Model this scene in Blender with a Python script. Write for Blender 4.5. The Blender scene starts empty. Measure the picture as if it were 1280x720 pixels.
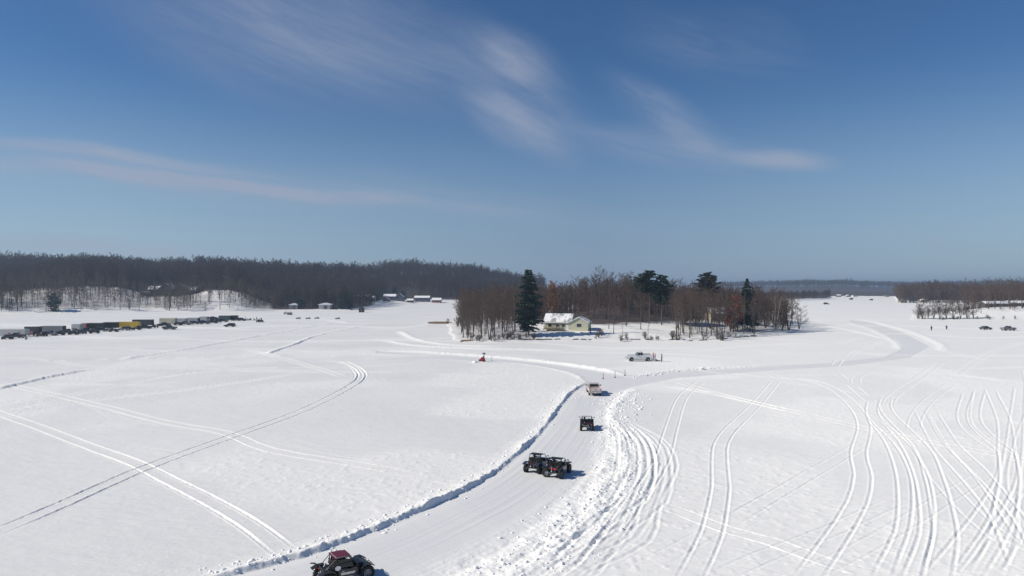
import bpy, bmesh, math, random
import numpy as np
from mathutils import Vector, Matrix

random.seed(7); rng = np.random.default_rng(11)
SC = bpy.context.scene; COL = SC.collection
F = 880.0; Y0 = 358.0; CH = 17.0        # focal length in photograph pixels, eye level, camera height
PI = math.pi
def gp(px, py):                          # a pixel of the lake surface as a ground point
    D = CH * F / (py - Y0); return ((px - 640) / F * D, D)
def at(px, D): return ((px - 640) / F * D, D)

# ------------------------------------------------------------------ materials
def mat(name, col, rough=0.6, metal=0.0, vary=0.12, scale=3.0, bump=0.0, coat=0.0, spec=0.5):
    m = bpy.data.materials.new(name); m.use_nodes = True
    nt = m.node_tree; b = nt.nodes['Principled BSDF']
    b.inputs['Roughness'].default_value = rough; b.inputs['Metallic'].default_value = metal
    b.inputs['Coat Weight'].default_value = coat; b.inputs['Specular IOR Level'].default_value = spec
    tc = nt.nodes.new('ShaderNodeTexCoord'); n = nt.nodes.new('ShaderNodeTexNoise')
    n.inputs['Scale'].default_value = scale; n.inputs['Detail'].default_value = 5
    nt.links.new(tc.outputs['Object'], n.inputs['Vector'])
    r = nt.nodes.new('ShaderNodeMapRange'); r.inputs['To Min'].default_value = 1 - vary * 1.6; r.inputs['To Max'].default_value = 1 + vary * 1.6
    nt.links.new(n.outputs['Fac'], r.inputs['Value'])
    mx = nt.nodes.new('ShaderNodeVectorMath'); mx.operation = 'SCALE'; mx.inputs[0].default_value = col
    nt.links.new(r.outputs['Result'], mx.inputs['Scale']); nt.links.new(mx.outputs['Vector'], b.inputs['Base Color'])
    if bump:
        bp = nt.nodes.new('ShaderNodeBump'); bp.inputs['Strength'].default_value = bump; bp.inputs['Distance'].default_value = 0.05
        nt.links.new(n.outputs['Fac'], bp.inputs['Height']); nt.links.new(bp.outputs['Normal'], b.inputs['Normal'])
    return m
M = dict(
    black=mat("black_plastic", (.012, .012, .014), .45), tyre=mat('tyre_rubber', (.016, .016, .017), .85, bump=.6, scale=20),
    metal=mat('bare_metal', (.42, .43, .45), .35, .9), grey=mat('grey_paint', (.2, .21, .22), .4, coat=.4),
    dark=mat("charcoal_paint", (.011, .012, .015), .45, coat=.25), navy=mat('navy_paint', (.02, .035, .075), .35, coat=.5),
    maroon=mat('dark_red_paint', (.12, .008, .022), .45, coat=.2), red=mat('red_paint', (.45, .03, .05), .45, coat=.3),
    white=mat('white_paint', (.72, .73, .73), .4, coat=.4, vary=.05), glass=mat('dark_glass', (.012, .015, .018), .08, coat=.6, vary=.02),
    rose=mat('rose_tan_paint', (.66, .56, .53), .4, .1, coat=.5, vary=.1), lens_red=mat('red_lens', (.35, .02, .02), .2),
    lens_clear=mat('clear_lens', (.7, .7, .68), .15), yellow=mat('yellow_paint', (.55, .38, .03), .45, coat=.3),
    tan=mat('tan_panel', (.50, .47, .36), .55), silver=mat('light_grey_panel', (.40, .41, .41), .5, .1), green=mat('dark_green_panel', (.05, .075, .075), .5),
    trailgrey=mat('mid_grey_panel', (.20, .21, .22), .5), salmon=mat('salmon_panel', (.42, .16, .13), .6),
    bark=mat('grey_brown_bark', (.08, .066, .057), .9, vary=.35, scale=1.2, bump=.5), twig=mat('brown_twigs', (.086, .057, .042), .9, vary=.3, scale=.25),
    greybark=mat('pale_grey_bark', (.20, .18, .16), .9, vary=.3, scale=2), palebark=mat('pale_birch_bark', (.42, .39, .34), .85, vary=.3, scale=2), twig_red=mat('rusty_dry_leaves', (.20, .07, .038), .9, vary=.4, scale=.6),
    twig_orange=mat('orange_dry_leaves', (.24, .11, .045), .9, vary=.3, scale=.6), fartwig=mat('distant_twigs', (.037, .023, .020), .95, vary=.3, scale=.02),
    birchtwig=mat('pale_twigs', (.19, .15, .13), .9, vary=.3, scale=.4),
    needle=mat('pine_needles', (.018, .038, .026), .8, vary=.4, scale=.5), needle2=mat('yellowish_pine_needles', (.06, .07, .035), .8, vary=.3, scale=.6),
    snow=mat('clean_snow', (.84, .85, .87), .7, vary=.03, scale=2, bump=.5, spec=.2), reed=mat('dry_reed', (.36, .23, .12), .9, vary=.25, scale=5),
    siding=None, darkwood=mat('dark_wood', (.06, .05, .048), .8, vary=.25, scale=4), brownwood=mat('brown_wood', (.14, .1, .08), .8, vary=.2, scale=4),
    shingle=mat('grey_shingles', (.11, .11, .115), .85, vary=.2, scale=8), trim=mat('white_trim', (.75, .75, .72), .5, vary=.04),
    rock=mat('shore_rock', (.14, .13, .125), .9, vary=.3, scale=2, bump=.8), jacket_red=mat('red_cloth', (.38, .03, .06), .85),
    jacket_pink=mat('pink_cloth', (.62, .28, .32), .85), cloth_black=mat('black_cloth', (.015, .017, .018), .9), skin=mat('skin', (.52, .33, .25), .6),
    helmet=mat('helmet_shell', (.03, .03, .035), .2, coat=.8), trouser=mat('dark_trousers', (.03, .035, .045), .9), stake=mat('stake_red', (.25, .06, .05), .7),
)
def patchy(name, a, b, th=.5):
    m = mat(name, a, .8); nt = m.node_tree; bs_ = nt.nodes['Principled BSDF']; tc = nt.nodes.new('ShaderNodeTexCoord'); mp = nt.nodes.new('ShaderNodeMapping'); mp.inputs['Scale'].default_value = (.55, .22, .3)
    n = nt.nodes.new('ShaderNodeTexNoise'); n.inputs['Scale'].default_value = 1.3; n.inputs['Detail'].default_value = 6; nt.links.new(tc.outputs['Object'], mp.inputs[0]); nt.links.new(mp.outputs[0], n.inputs['Vector'])
    r = nt.nodes.new('ShaderNodeMapRange'); r.inputs['From Min'].default_value = th - .06; r.inputs['From Max'].default_value = th + .06; nt.links.new(n.outputs['Fac'], r.inputs['Value'])
    x = nt.nodes.new('ShaderNodeMix'); x.data_type = 'RGBA'; x.inputs[6].default_value = (*a, 1); x.inputs[7].default_value = (*b, 1); nt.links.new(r.outputs[0], x.inputs[0]); nt.links.new(x.outputs[2], bs_.inputs['Base Color']); return m
def siding_mat(name, col, pitch=.15):
    m = mat(name, col, .6, vary=.08, scale=2); nt = m.node_tree; b = nt.nodes['Principled BSDF']
    tc = nt.nodes.new('ShaderNodeTexCoord'); w = nt.nodes.new('ShaderNodeTexWave'); w.wave_profile = 'SAW'; w.bands_direction = 'Z'
    w.inputs['Scale'].default_value = 1 / pitch / 3.14; nt.links.new(tc.outputs['Object'], w.inputs['Vector'])
    bp = nt.nodes.new('ShaderNodeBump'); bp.inputs['Distance'].default_value = .03; nt.links.new(w.outputs['Fac'], bp.inputs['Height']); nt.links.new(bp.outputs['Normal'], b.inputs['Normal'])
    return m
M['patchy_roof'] = patchy('roof_with_thin_snow', (.30, .31, .33), (.84, .84, .85), .46); M['patchy_dark'] = patchy('dark_roof_with_snow_patches', (.10, .10, .11), (.7, .71, .73), .54); M['siding'] = siding_mat('yellow_siding', (.62, .615, .43)); M['siding_door'] = mat('bright_yellow_door', (.78, .76, .48), .6)
M['siding_tan'] = siding_mat('tan_siding', (.36, .31, .24)); M['siding_blue'] = siding_mat('slate_siding', (.09, .1, .14)); M['siding_red'] = siding_mat('red_siding', (.3, .09, .07))

# ------------------------------------------------------------------ mesh helpers
class MB:
    def __init__(s): s.v = []; s.f = []
    def add(s, vs, fs):
        b = len(s.v); s.v += [tuple(p) for p in vs]; s.f += [tuple(b + i for i in f) for f in fs]; return s
    def box(s, c, d, rz=0, ry=0, rx=0, taper=1.0, bev=0.0):
        x, y, z = d[0] / 2, d[1] / 2, d[2] / 2; R = Matrix.Rotation(rz, 3, 'Z') @ Matrix.Rotation(ry, 3, 'Y') @ Matrix.Rotation(rx, 3, 'X')
        if bev:
            k = min(bev, x * .9, y * .9, z * .9); P = []
            for (zz, kx) in ((-z, k), (-z + k, 0), (z - k, 0), (z, k)):
                t = taper if zz > 0 else 1
                X = (x - kx) * t; Yv = (y - kx) * t; q = k * .7
                P += [(X - q, -Yv, zz), (X, -Yv + q, zz), (X, Yv - q, zz), (X - q, Yv, zz), (-X + q, Yv, zz), (-X, Yv - q, zz), (-X, -Yv + q, zz), (-X + q, -Yv, zz)]
            fs = [tuple(range(7, -1, -1)), tuple(range(24, 32))]
            for r in range(3):
                for i in range(8): j = (i + 1) % 8; fs.append((r * 8 + i, r * 8 + j, r * 8 + 8 + j, r * 8 + 8 + i))
        else:
            P = [(sx * x * (taper if sz > 0 else 1), sy * y * (taper if sz > 0 else 1), sz * z) for sz in (-1, 1) for sx, sy in ((-1, -1), (1, -1), (1, 1), (-1, 1))]
            fs = [(3, 2, 1, 0), (4, 5, 6, 7), (0, 1, 5, 4), (1, 2, 6, 5), (2, 3, 7, 6), (3, 0, 4, 7)]
        return s.add([R @ Vector(p) + Vector(c) for p in P], fs)
    def tube(s, pts, rad, n=6, cap=True):
        pts = [Vector(p) for p in pts]; rad = rad if isinstance(rad, (list, tuple)) else [rad] * len(pts)
        P = []; fs = []
        for i, p in enumerate(pts):
            t = (pts[min(i + 1, len(pts) - 1)] - pts[max(i - 1, 0)]).normalized()
            u = t.cross(Vector((0, 0, 1)) if abs(t.z) < .9 else Vector((1, 0, 0))).normalized(); w = t.cross(u)
            P += [p + (u * math.cos(2 * PI * k / n) + w * math.sin(2 * PI * k / n)) * rad[i] for k in range(n)]
        for i in range(len(pts) - 1):
            for k in range(n):
                l = (k + 1) % n; fs.append((i * n + k, i * n + l, (i + 1) * n + l, (i + 1) * n + k))
        if cap: fs += [tuple(range(n - 1, -1, -1)), tuple((len(pts) - 1) * n + k for k in range(n))]
        return s.add(P, fs)
    def prism(s, prof, y0, y1, inset=None):        # profile in x,z pushed across y; inset(x,z)->dy narrows the sides
        n = len(prof); g = inset or (lambda x, z: 0)
        P = [(x, y0 + g(x, z), z) for x, z in prof] + [(x, y1 - g(x, z), z) for x, z in prof]
        fs = [tuple(range(n)), tuple(range(2 * n - 1, n - 1, -1))] + [(i, i + n, (i + 1) % n + n, (i + 1) % n) for i in range(n)]
        return s.add(P, fs)
    def lathe(s, prof, c, axis='Y', n=20):          # profile (radius, offset) turned round an axis
        P = []; fs = []; m = len(prof)
        for k in range(n):
            a = 2 * PI * k / n
            for r, o in prof:
                p = (r * math.cos(a), o, r * math.sin(a)) if axis == 'Y' else (r * math.cos(a), r * math.sin(a), o)
                P.append((p[0] + c[0], p[1] + c[1], p[2] + c[2]))
        for k in range(n):
            l = (k + 1) % n
            for i in range(m - 1): fs.append((k * m + i, l * m + i, l * m + i + 1, k * m + i + 1))
        return s.add(P, fs)
    def ball(s, c, r, sc=(1, 1, 1), jit=0, seg=8, ring=6):
        P = []; fs = []
        for i in range(ring + 1):
            for j in range(seg):
                a = PI * i / ring; b = 2 * PI * j / seg; q = r * (1 + (random.uniform(-jit, jit) if 0 < i < ring else 0))
                P.append((c[0] + q * sc[0] * math.sin(a) * math.cos(b), c[1] + q * sc[1] * math.sin(a) * math.sin(b), c[2] + q * sc[2] * math.cos(a)))
        for i in range(ring):
            for j in range(seg): k = (j + 1) % seg; fs.append((i * seg + j, (i + 1) * seg + j, (i + 1) * seg + k, i * seg + k))
        return s.add(P, fs)
    def mesh(s, name, m, smooth=False):
        me = bpy.data.meshes.new(name); me.from_pydata(s.v, [], s.f); me.materials.append(M[m] if isinstance(m, str) else m)
        bm = bmesh.new(); bm.from_mesh(me); bmesh.ops.remove_doubles(bm, verts=bm.verts, dist=1e-5); bmesh.ops.recalc_face_normals(bm, faces=bm.faces); bm.to_mesh(me); bm.free()
        if smooth: me.polygons.foreach_set('use_smooth', [True] * len(me.polygons))
        return me
    def build(s, name, m, parent=None, smooth=False): return link(name, s.mesh(name, m, smooth), parent)
def link(name, me, parent=None, **kw):
    o = bpy.data.objects.new(name, me); COL.objects.link(o); o.parent = parent
    for k, v in kw.items(): o[k] = v
    return o
def thing(name, label, cat, loc=(0, 0, 0), rz=0, group=None):
    o = bpy.data.objects.new(name, None); COL.objects.link(o); o.location = loc; o.rotation_euler = (0, 0, rz); o.empty_display_size = .3
    o['label'] = label; o['category'] = cat
    if group: o['group'] = group
    return o
def tag(o, label, cat, group=None):
    o['label'] = label; o['category'] = cat
    if group: o['group'] = group
    return o
def dup(root, loc, rz=0, label=None, group=None, scale=None):
    r = root.copy(); COL.objects.link(r); r.location = loc; r.rotation_euler = (0, 0, rz)
    if label: r['label'] = label
    if group: r['group'] = group
    if scale: r.scale = scale if isinstance(scale, tuple) else (scale,) * 3
    for ch in root.children:
        c = ch.copy(); COL.objects.link(c); c.parent = r
        for g in ch.children: d = g.copy(); COL.objects.link(d); d.parent = c
    return r
def raw_mesh(name, V, Q, m, T=None, smooth=False):   # numpy quads (and triangles) straight into a mesh
    me = bpy.data.meshes.new(name); nq = len(Q); nt = 0 if T is None else len(T)
    me.vertices.add(len(V)); me.vertices.foreach_set('co', np.ascontiguousarray(V, dtype=np.float32).ravel())
    idx = np.asarray(Q, dtype=np.int32).ravel() if nq else np.zeros(0, np.int32)
    tot = [np.full(nq, 4, np.int32)]
    if nt: idx = np.concatenate([idx, np.asarray(T, np.int32).ravel()]); tot.append(np.full(nt, 3, np.int32))
    tot = np.concatenate(tot); st = np.concatenate([[0], np.cumsum(tot)[:-1]]).astype(np.int32)
    me.loops.add(len(idx)); me.loops.foreach_set('vertex_index', idx); me.polygons.add(nq + nt)
    me.polygons.foreach_set('loop_start', st); me.polygons.foreach_set('loop_total', tot)
    if smooth: me.polygons.foreach_set('use_smooth', np.ones(nq + nt, bool))
    me.update(calc_edges=True); me.materials.append(M[m] if isinstance(m, str) else m); return me

# ------------------------------------------------------------------ noise
def vnoise(x, y, seed=0):
    xi = np.floor(x).astype(np.int64); yi = np.floor(y).astype(np.int64); fx = x - xi; fy = y - yi
    def h(a, b):
        n = (a * 374761393 + b * 668265263 + seed * 1442695041) & 0xffffffff
        n = ((n ^ (n >> 13)) * 1274126177) & 0xffffffff
        return ((n ^ (n >> 16)) & 0xffff) / 65535.0
    u = fx * fx * (3 - 2 * fx); v = fy * fy * (3 - 2 * fy)
    return (h(xi, yi) * (1 - u) + h(xi + 1, yi) * u) * (1 - v) + (h(xi, yi + 1) * (1 - u) + h(xi + 1, yi + 1) * u) * v
def fbm(x, y, s, o=3, seed=0):
    r = 0; a = 1; t = 0
    for i in range(o): r = r + a * vnoise(x * s, y * s, seed + i); t += a; a *= .5; s *= 2.1
    return r / t - .5
def smooth(t): t = np.clip(t, 0, 1); return t * t * (3 - 2 * t)

# ------------------------------------------------------------------ terrain
SH = np.array([(-900, 430, 110, 14, 330, 33), (0, 442, 105, 13.5, 320, 33), (60, 448, 100, 15.5, 310, 32), (110, 455, 95, 16.5, 300, 30.5), (150, 460, 95, 16.5, 290, 29), (168, 462, 90, 13, 290, 28),
    (185, 464, 75, 10.2, 290, 27), (238, 466, 75, 10.2, 290, 27), (262, 468, 80, 14, 290, 27), (285, 470, 80, 14, 290, 26), (305, 475, 75, 11, 280, 25), (330, 488, 70, 5, 270, 24), (345, 495, 60, 2, 270, 24),
    (400, 500, 60, 1.6, 300, 24), (436, 502, 60, 1.6, 330, 24), (452, 540, 60, 1.8, 330, 25), (480, 640, 60, 3.5, 300, 30), (520, 668, 60, 3.5, 290, 31), (560, 680, 60, 3, 290, 30), (600, 690, 60, 3, 290, 27), (650, 700, 60, 2.5, 290, 15),
    (700, 720, 60, 2.5, 290, 9), (900, 800, 60, 2, 290, 5), (1000, 830, 50, 1.5, 250, 3), (1034, 905, 50, 1, 250, 2), (1040, 1068, 60, 1, 300, 4), (1119, 1068, 60, 1, 300, 4), (1124, 690, 50, 1.5, 250, 4), (1280, 680, 50, 2, 250, 6), (2600, 680, 50, 2, 250, 8)], float)
ISL = [at(557, 322), gp(566, 424.5), gp(580, 428), gp(620, 428.5), gp(680, 427.5), gp(760, 427.5), gp(860, 427), (63, 229), (78, 240), gp(975, 419), gp(1000, 414), at(1006, 285), at(1000, 335), at(940, 400), at(760, 425), at(640, 420), at(575, 360)]
PEN = [gp(1138, 399.5), gp(1200, 400), gp(1290, 401.5), gp(1500, 408), at(1900, 330), at(1900, 560), at(1235, 520), at(1180, 470), at(1140, 420)]
def polydist(x, y, poly):
    d = np.full(x.shape, 1e9); ins = np.zeros(x.shape, bool); n = len(poly)
    for i in range(n):
        ax, ay = poly[i]; bx, by = poly[(i + 1) % n]; ex, ey = bx - ax, by - ay
        t = np.clip(((x - ax) * ex + (y - ay) * ey) / (ex * ex + ey * ey), 0, 1)
        d = np.minimum(d, np.hypot(x - ax - t * ex, y - ay - t * ey))
        ins ^= ((ay > y) != (by > y)) & (x < (bx - ax) * (y - ay) / (by - ay + 1e-12) + ax)
    return np.where(ins, d, -d)
def land(x, y):
    """height, and how far it is woodland floor or painted slope shade"""
    x = np.asarray(x, float); y = np.asarray(y, float)
    yy = np.maximum(y, 1.0); c = np.where(y > 5, 640 + F * x / yy, np.where(x < 0, -900, 2600)); c = np.clip(c, -900, 2600)
    D = y
    g = lambda k: np.interp(c, SH[:, 0], SH[:, k])
    s, cd, cz, rd, rz = g(1), g(2), g(3), g(4), g(5)
    wob = fbm(x, y, .03, 3, 5) * 10; s = s + wob * (c < 1036)
    t1 = (D - s) / cd; t2 = (D - s - cd) / (rd - cd)
    z = np.where(t1 < 1, cz * np.clip(t1, 0, 1) ** .8, cz + (rz - cz) * smooth(t2))
    z = np.where(t1 <= 0, 0, z + .4 * smooth(t1 * 12) + fbm(x, y, .02, 3, 9) * 2.2 * smooth(t1 * 2))
    floor_shade = smooth((t1 - .88) / .25) * (t1 > 0)
    floor_shade = np.maximum(floor_shade, smooth(t1 * 4) * (t1 > 0) * smooth((c - 325) / 25) * smooth((475 - c) / 15))
    floor_shade = np.maximum(floor_shade, .52 * smooth(t1 * 7) * (t1 > 0) * (c < 345) * (1 - .5 * np.exp(-((c - 275) / 25) ** 2)))  # tree shade on the open slope, painted into the snow colour
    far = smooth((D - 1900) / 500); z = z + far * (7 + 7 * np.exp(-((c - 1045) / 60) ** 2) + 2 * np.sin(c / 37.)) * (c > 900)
    floor_shade = np.maximum(floor_shade, far)
    m = (x > -60) & (x < 140) & (y > 180) & (y < 400)
    if m.any():
        di = polydist(x[m], y[m], ISL) + fbm(x[m], y[m], .15, 2, 3) * 3
        zi = .35 * smooth(di / 1.2) + 1.5 * smooth(di / 22) + 2.1 * smooth((di - 12) / 34) + 4.0 * smooth((di - 42) / 30); zi = zi + (di > 0) * fbm(x[m], y[m], .12, 3, 21) * .5 * smooth(di / 4)
        z[m] = np.where(di > 0, zi, z[m]); cc = 640 + F * x[m] / y[m]; clr = smooth((cc - 655) / 20) * smooth((850 - cc) / 20); floor_shade[m] = np.where(di > 0, np.maximum(smooth((di - 26) / 16) * .95, smooth(di / 5) * .42 * (1 - clr)), floor_shade[m])
    m = (x > 150) & (y > 200) & (y < 620)
    if m.any():
        di = polydist(x[m], y[m], PEN) + fbm(x[m], y[m], .1, 2, 4) * 4
        zi = .4 * smooth(di / 1.5) + 4.2 * smooth(di / 40); z[m] = np.where(di > 0, np.maximum(zi, z[m]), z[m]); floor_shade[m] = np.where(di > 0, smooth((di - 45) / 30) * .7, floor_shade[m])
    return z, floor_shade
def hz(x, y): return float(land(np.array([x]), np.array([y]))[0][0])

# ---- the sheet: a fan of rings whose spacing grows with distance
def rings():
    r = [1.5, 6, 12, 18, 24, 29, 33, 36]; q = 36.0
    while q < 6500:
        dr = q * q / 12000 * .42
        if q > 180: dr = max(dr, q * q / 12000 * .40)
        if q > 380: dr = min(dr, 8.0 if q < 1300 else 40.0)
        if q > 1800: dr = 220
        q += max(dr, .04); r.append(q)
    return np.array(r)
R_ = rings()
A1 = np.radians(40); fine = np.arange(-A1, A1, np.radians(.052)); coarse = np.radians(np.arange(42, 319, 4.0))
TH = np.concatenate([fine, [A1], coarse]); nR, nT = len(R_), len(TH)
#
print('ground', nR, nT, nR * nT)
RR, TT = np.meshgrid(R_, TH, indexing='ij'); GX = RR * np.sin(TT); GY = RR * np.cos(TT)
GZ, FLOOR_SHADE = land(GX, GY)
LAKE = GZ <= 0
PACK = np.zeros_like(GZ); FRESH_GLARE = np.zeros_like(GZ)
def catmull(pts, step):
    P = np.array(pts, float); P = np.vstack([2 * P[0] - P[1], P, 2 * P[-1] - P[-2]]); out = []
    for i in range(1, len(P) - 2):
        L = np.hypot(*(P[i + 1] - P[i])); n = max(2, int(L / step)); t = np.linspace(0, 1, n, endpoint=False)[:, None]
        a, b, c, d = P[i - 1], P[i], P[i + 1], P[i + 2]
        out.append(.5 * (2 * b + (c - a) * t + (2 * a - 5 * b + 4 * c - d) * t ** 2 + (3 * b - a - 3 * c + d) * t ** 3))
    out.append(P[-2][None]); return np.vstack(out)
def field(pts, wid, step=3.0, ppx=True):
    """signed distance (positive to the right of travel) and arc length near a line on the lake"""
    W = catmull([gp(*p) for p in pts] if ppx else pts, step)
    S = np.full(GZ.shape, 1e6, np.float32); ARC = np.zeros(GZ.shape, np.float32); TRV = np.zeros(GZ.shape, np.float32); arc = 0.0
    for i in range(len(W) - 1):
        a, b = W[i], W[i + 1]; e = b - a; L = np.hypot(*e)
        if L < 1e-6: continue
        q = np.array([a, b]); rr = np.hypot(q[:, 0], q[:, 1]); tt = np.arctan2(q[:, 0], q[:, 1])
        r0, r1 = np.searchsorted(R_, [rr.min() - wid - .3, rr.max() + wid + .3]); dt = (wid + .3) / max(rr.min() - wid, 5)
        t0, t1 = np.searchsorted(TH, [max(tt.min() - dt, -A1), min(tt.max() + dt, A1)])
        sl = (slice(max(r0 - 1, 0), r1 + 1), slice(t0, t1)); X, Y = GX[sl], GY[sl]
        t = np.clip(((X - a[0]) * e[0] + (Y - a[1]) * e[1]) / L ** 2, 0, 1)
        dx, dy = X - a[0] - t * e[0], Y - a[1] - t * e[1]; d = np.hypot(dx, dy); sg = np.sign(dx * e[1] - dy * e[0] + 1e-9)
        k = d < np.abs(S[sl]); S[sl] = np.where(k, d * sg, S[sl]); ARC[sl] = np.where(k, arc + t * L, ARC[sl]); TRV[sl] = np.where(k, abs(e[0] * math.cos(tt[0]) - e[1] * math.sin(tt[0])) / L, TRV[sl]); arc += L
    global TRANS; TRANS = TRV
    return S, ARC, arc
def twin(pts, amp=1.0, gauge=1.45, w=.105, single=False, broken=0.0):
    global GZ, FRESH_GLARE
    S, ARC, L = field(pts, gauge / 2 + .9); m = np.abs(S) < gauge / 2 + .8; s = S[m]; x, y = GX[m], GY[m]; r = RR[m]
    d = np.abs(s) if single else np.abs(np.abs(s) - gauge / 2)
    w = np.maximum(np.maximum(w, r * .0010), np.minimum(r * r / 12000 * .40, 8) * TRANS[m] * .85)
    fade = np.clip(ARC[m] / 6, 0, 1) * np.clip((L - ARC[m]) / 6, 0, 1)
    if broken: fade = fade * smooth((fbm(x, y, .12, 2, 33) + .5 - broken) * 5)
    u = d / w; prof = -.060 * np.exp(-u ** 2) + .020 * np.exp(-((u - 1.8) / .7) ** 2)
    lump = 1 + (1.5 * fbm(x, y, 2.6, 3, 8) + .5 * fbm(x, y, .25, 2, 18)) / (1 + (r / 80) ** 3)
    GZ[m] += prof * lump * amp * fade * (1 + r * .003) * np.minimum(2.2, np.sqrt(w / .105)); FRESH_GLARE[m] = np.maximum(FRESH_GLARE[m], np.exp(-((u - 1.5) / 1.0) ** 2) * fade * min(1, amp) * .9); PACK[m] = np.maximum(PACK[m], np.exp(-u ** 2) * fade * min(1, amp) * .8)
def bank(pts, h=.5, left=1.6, right=.45, lump=.5, vary=.4):
    global GZ, FRESH_GLARE
    S, ARC, L = field(pts, max(left, right) * 2.6); m = np.abs(S) < 2.5 * max(left, right); s = S[m]; x, y = GX[m], GY[m]
    fade = np.clip(ARC[m] / 4, 0, 1) * np.clip((L - ARC[m]) / 8, 0, 1)
    n = fbm(x, y, .9, 3, 17); s = s + n * .35; rs_ = np.minimum(RR[m] ** 2 / 12000 * .4, 8) * TRANS[m] * .9; left = np.maximum(left, rs_); right = np.maximum(right, rs_)
    z = np.where(s < 0, np.exp(-(np.abs(s) / left) ** 1.3), np.clip(1 - s / right, 0, 1)) * h
    z = z * (1 + lump * 1.6 * fbm(x, y, 1.3, 3, 55) / (1 + (RR[m] / 110) ** 3)) * (1 + vary * 2 * fbm(x, y, .16, 2, 56)) + np.where(s < 0, np.exp(-np.abs(s) / left / 1.2) * lump * .35 * np.maximum(fbm(x, y, 2.2, 2, 77), 0), 0)
    GZ[m] += z * fade; FRESH_GLARE[m] = np.maximum(FRESH_GLARE[m], np.clip(np.exp(-(np.abs(s) / left)), 0, 1) * fade * .8)

# race lane: smoother, packed
LB = [(225, 733), (270, 721), (320, 709), (372, 695), (420, 678), (470, 660), (540, 630), (580, 612), (620, 588), (655, 559), (680, 533), (698, 509), (713, 491), (728, 481), (733, 477.5)]
RB = [(590, 726), (650, 690), (700, 650), (738, 612), (756, 580), (762, 545), (760, 520), (768, 500), (790, 484), (850, 472), (950, 464), (1060, 457), (1140, 447), (1165, 433), (1130, 415), (1090, 403), (1062, 399.5)]
UB = [(470, 438), (560, 442.5), (640, 448.5), (700, 455), (760, 464), (783, 470), (840, 464), (930, 459), (1040, 453), (1105, 446), (1128, 436), (1110, 421), (1080, 409), (1062, 402.5)]
lane_poly = [gp(*p) for p in LB] + [gp(722, 471), gp(700, 464), gp(660, 457), gp(600, 451.5), gp(500, 443), gp(470, 441)] + [gp(*p) for p in UB] + [gp(*p) for p in RB[::-1]]
m = (RR < 420) & LAKE & (np.abs(TT) < A1)
dl = np.full(GZ.shape, -9.0); dl[m] = polydist(GX[m], GY[m], lane_poly)
inl = smooth((dl + .2) / .8); PACK = np.maximum(PACK, inl)
GZ -= .10 * inl * LAKE
mm = LAKE & (RR < 700)
GZ[mm] += fbm(GX[mm], GY[mm] * .8, .09, 3, 2) * .10 * (1 - .7 * inl[mm]) + (fbm(GX[mm] * .5, GY[mm] * 1.3, .8, 3, 4) * .05) * (1 - inl[mm])
# fine grooves of tyres along the lane
mm = inl > .5
PACK = PACK * (.45 + .9 * np.clip(vnoise(GX * .35 + GY * .22, GY * .05 - GX * .03, 95) * .6 + vnoise(GX * 1.3 + GY * .9, GY * .12 - GX * .1, 96) * .5, 0, 1)); PACK[:] = np.clip(PACK * (1 - .45 * smooth((RR - 200) / 120)), 0, 1)
S, ARC, L = field(LB, 16, 3); k = (np.abs(S) < 15) & mm
GZ[k] += .016 * (vnoise(S[k] * 2.6, ARC[k] * .06, 91) - .5) + .016 * (vnoise(S[k] * 5.2, ARC[k] * .09, 92) - .5)
bank(LB, .235, .8, .28, .6, .8)
bank([(-20, 489), (1, 486), (60, 472), (125, 460)], .4, .9, .35, .5)
bank([(150, 449), (230, 437), (330, 419), (419, 402.5)], .4, 1.0, .4, .4)
bank([(333, 443), (370, 430), (403, 418), (468, 404)], .35, .9, .4, .5)
bank([(785, 472), (850, 463.5), (930, 459), (985, 456)], .3, .8, .5, .6)
def ridge(pts, h, w, lump=.4):
    S, ARC, L = field(pts, w * 4); m = np.abs(S) < w * 3.8; u = S[m] / np.maximum(w, np.minimum(RR[m] ** 2 / 12000 * .4, 8) * TRANS[m] * .8); fade = np.clip(ARC[m] / 8, 0, 1) * np.clip((L - ARC[m]) / 8, 0, 1)
    GZ[m] += h * np.exp(-u ** 2) * (1 + lump * 2 * fbm(GX[m], GY[m], 1.1, 3, 61)) * fade; FRESH_GLARE[m] = np.maximum(FRESH_GLARE[m], np.exp(-u ** 2 * .7) * fade)
for p, h, w in [(UB[:6], .4, 1.1), ([(735, 478), (722, 470), (700, 463), (660, 456), (612, 451)], .18, .7), ([(1075, 399), (1100, 404), (1140, 415), (1175, 430), (1180, 440)], .22, 1.5), ([(1062, 404), (1085, 410), (1118, 426), (1125, 437)], .16, 1.2),
                ([(480, 425), (520, 432), (600, 436), (720, 438)], .25, 1.5), ([(500, 414), (520, 424), (560, 431), (640, 434)], .3, 1.5), ([(405, 400), (440, 404)], .3, 1.2), ([(1010, 404), (1060, 412), (1110, 424)], .2, 1.0)]: ridge(p, h, w)
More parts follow.
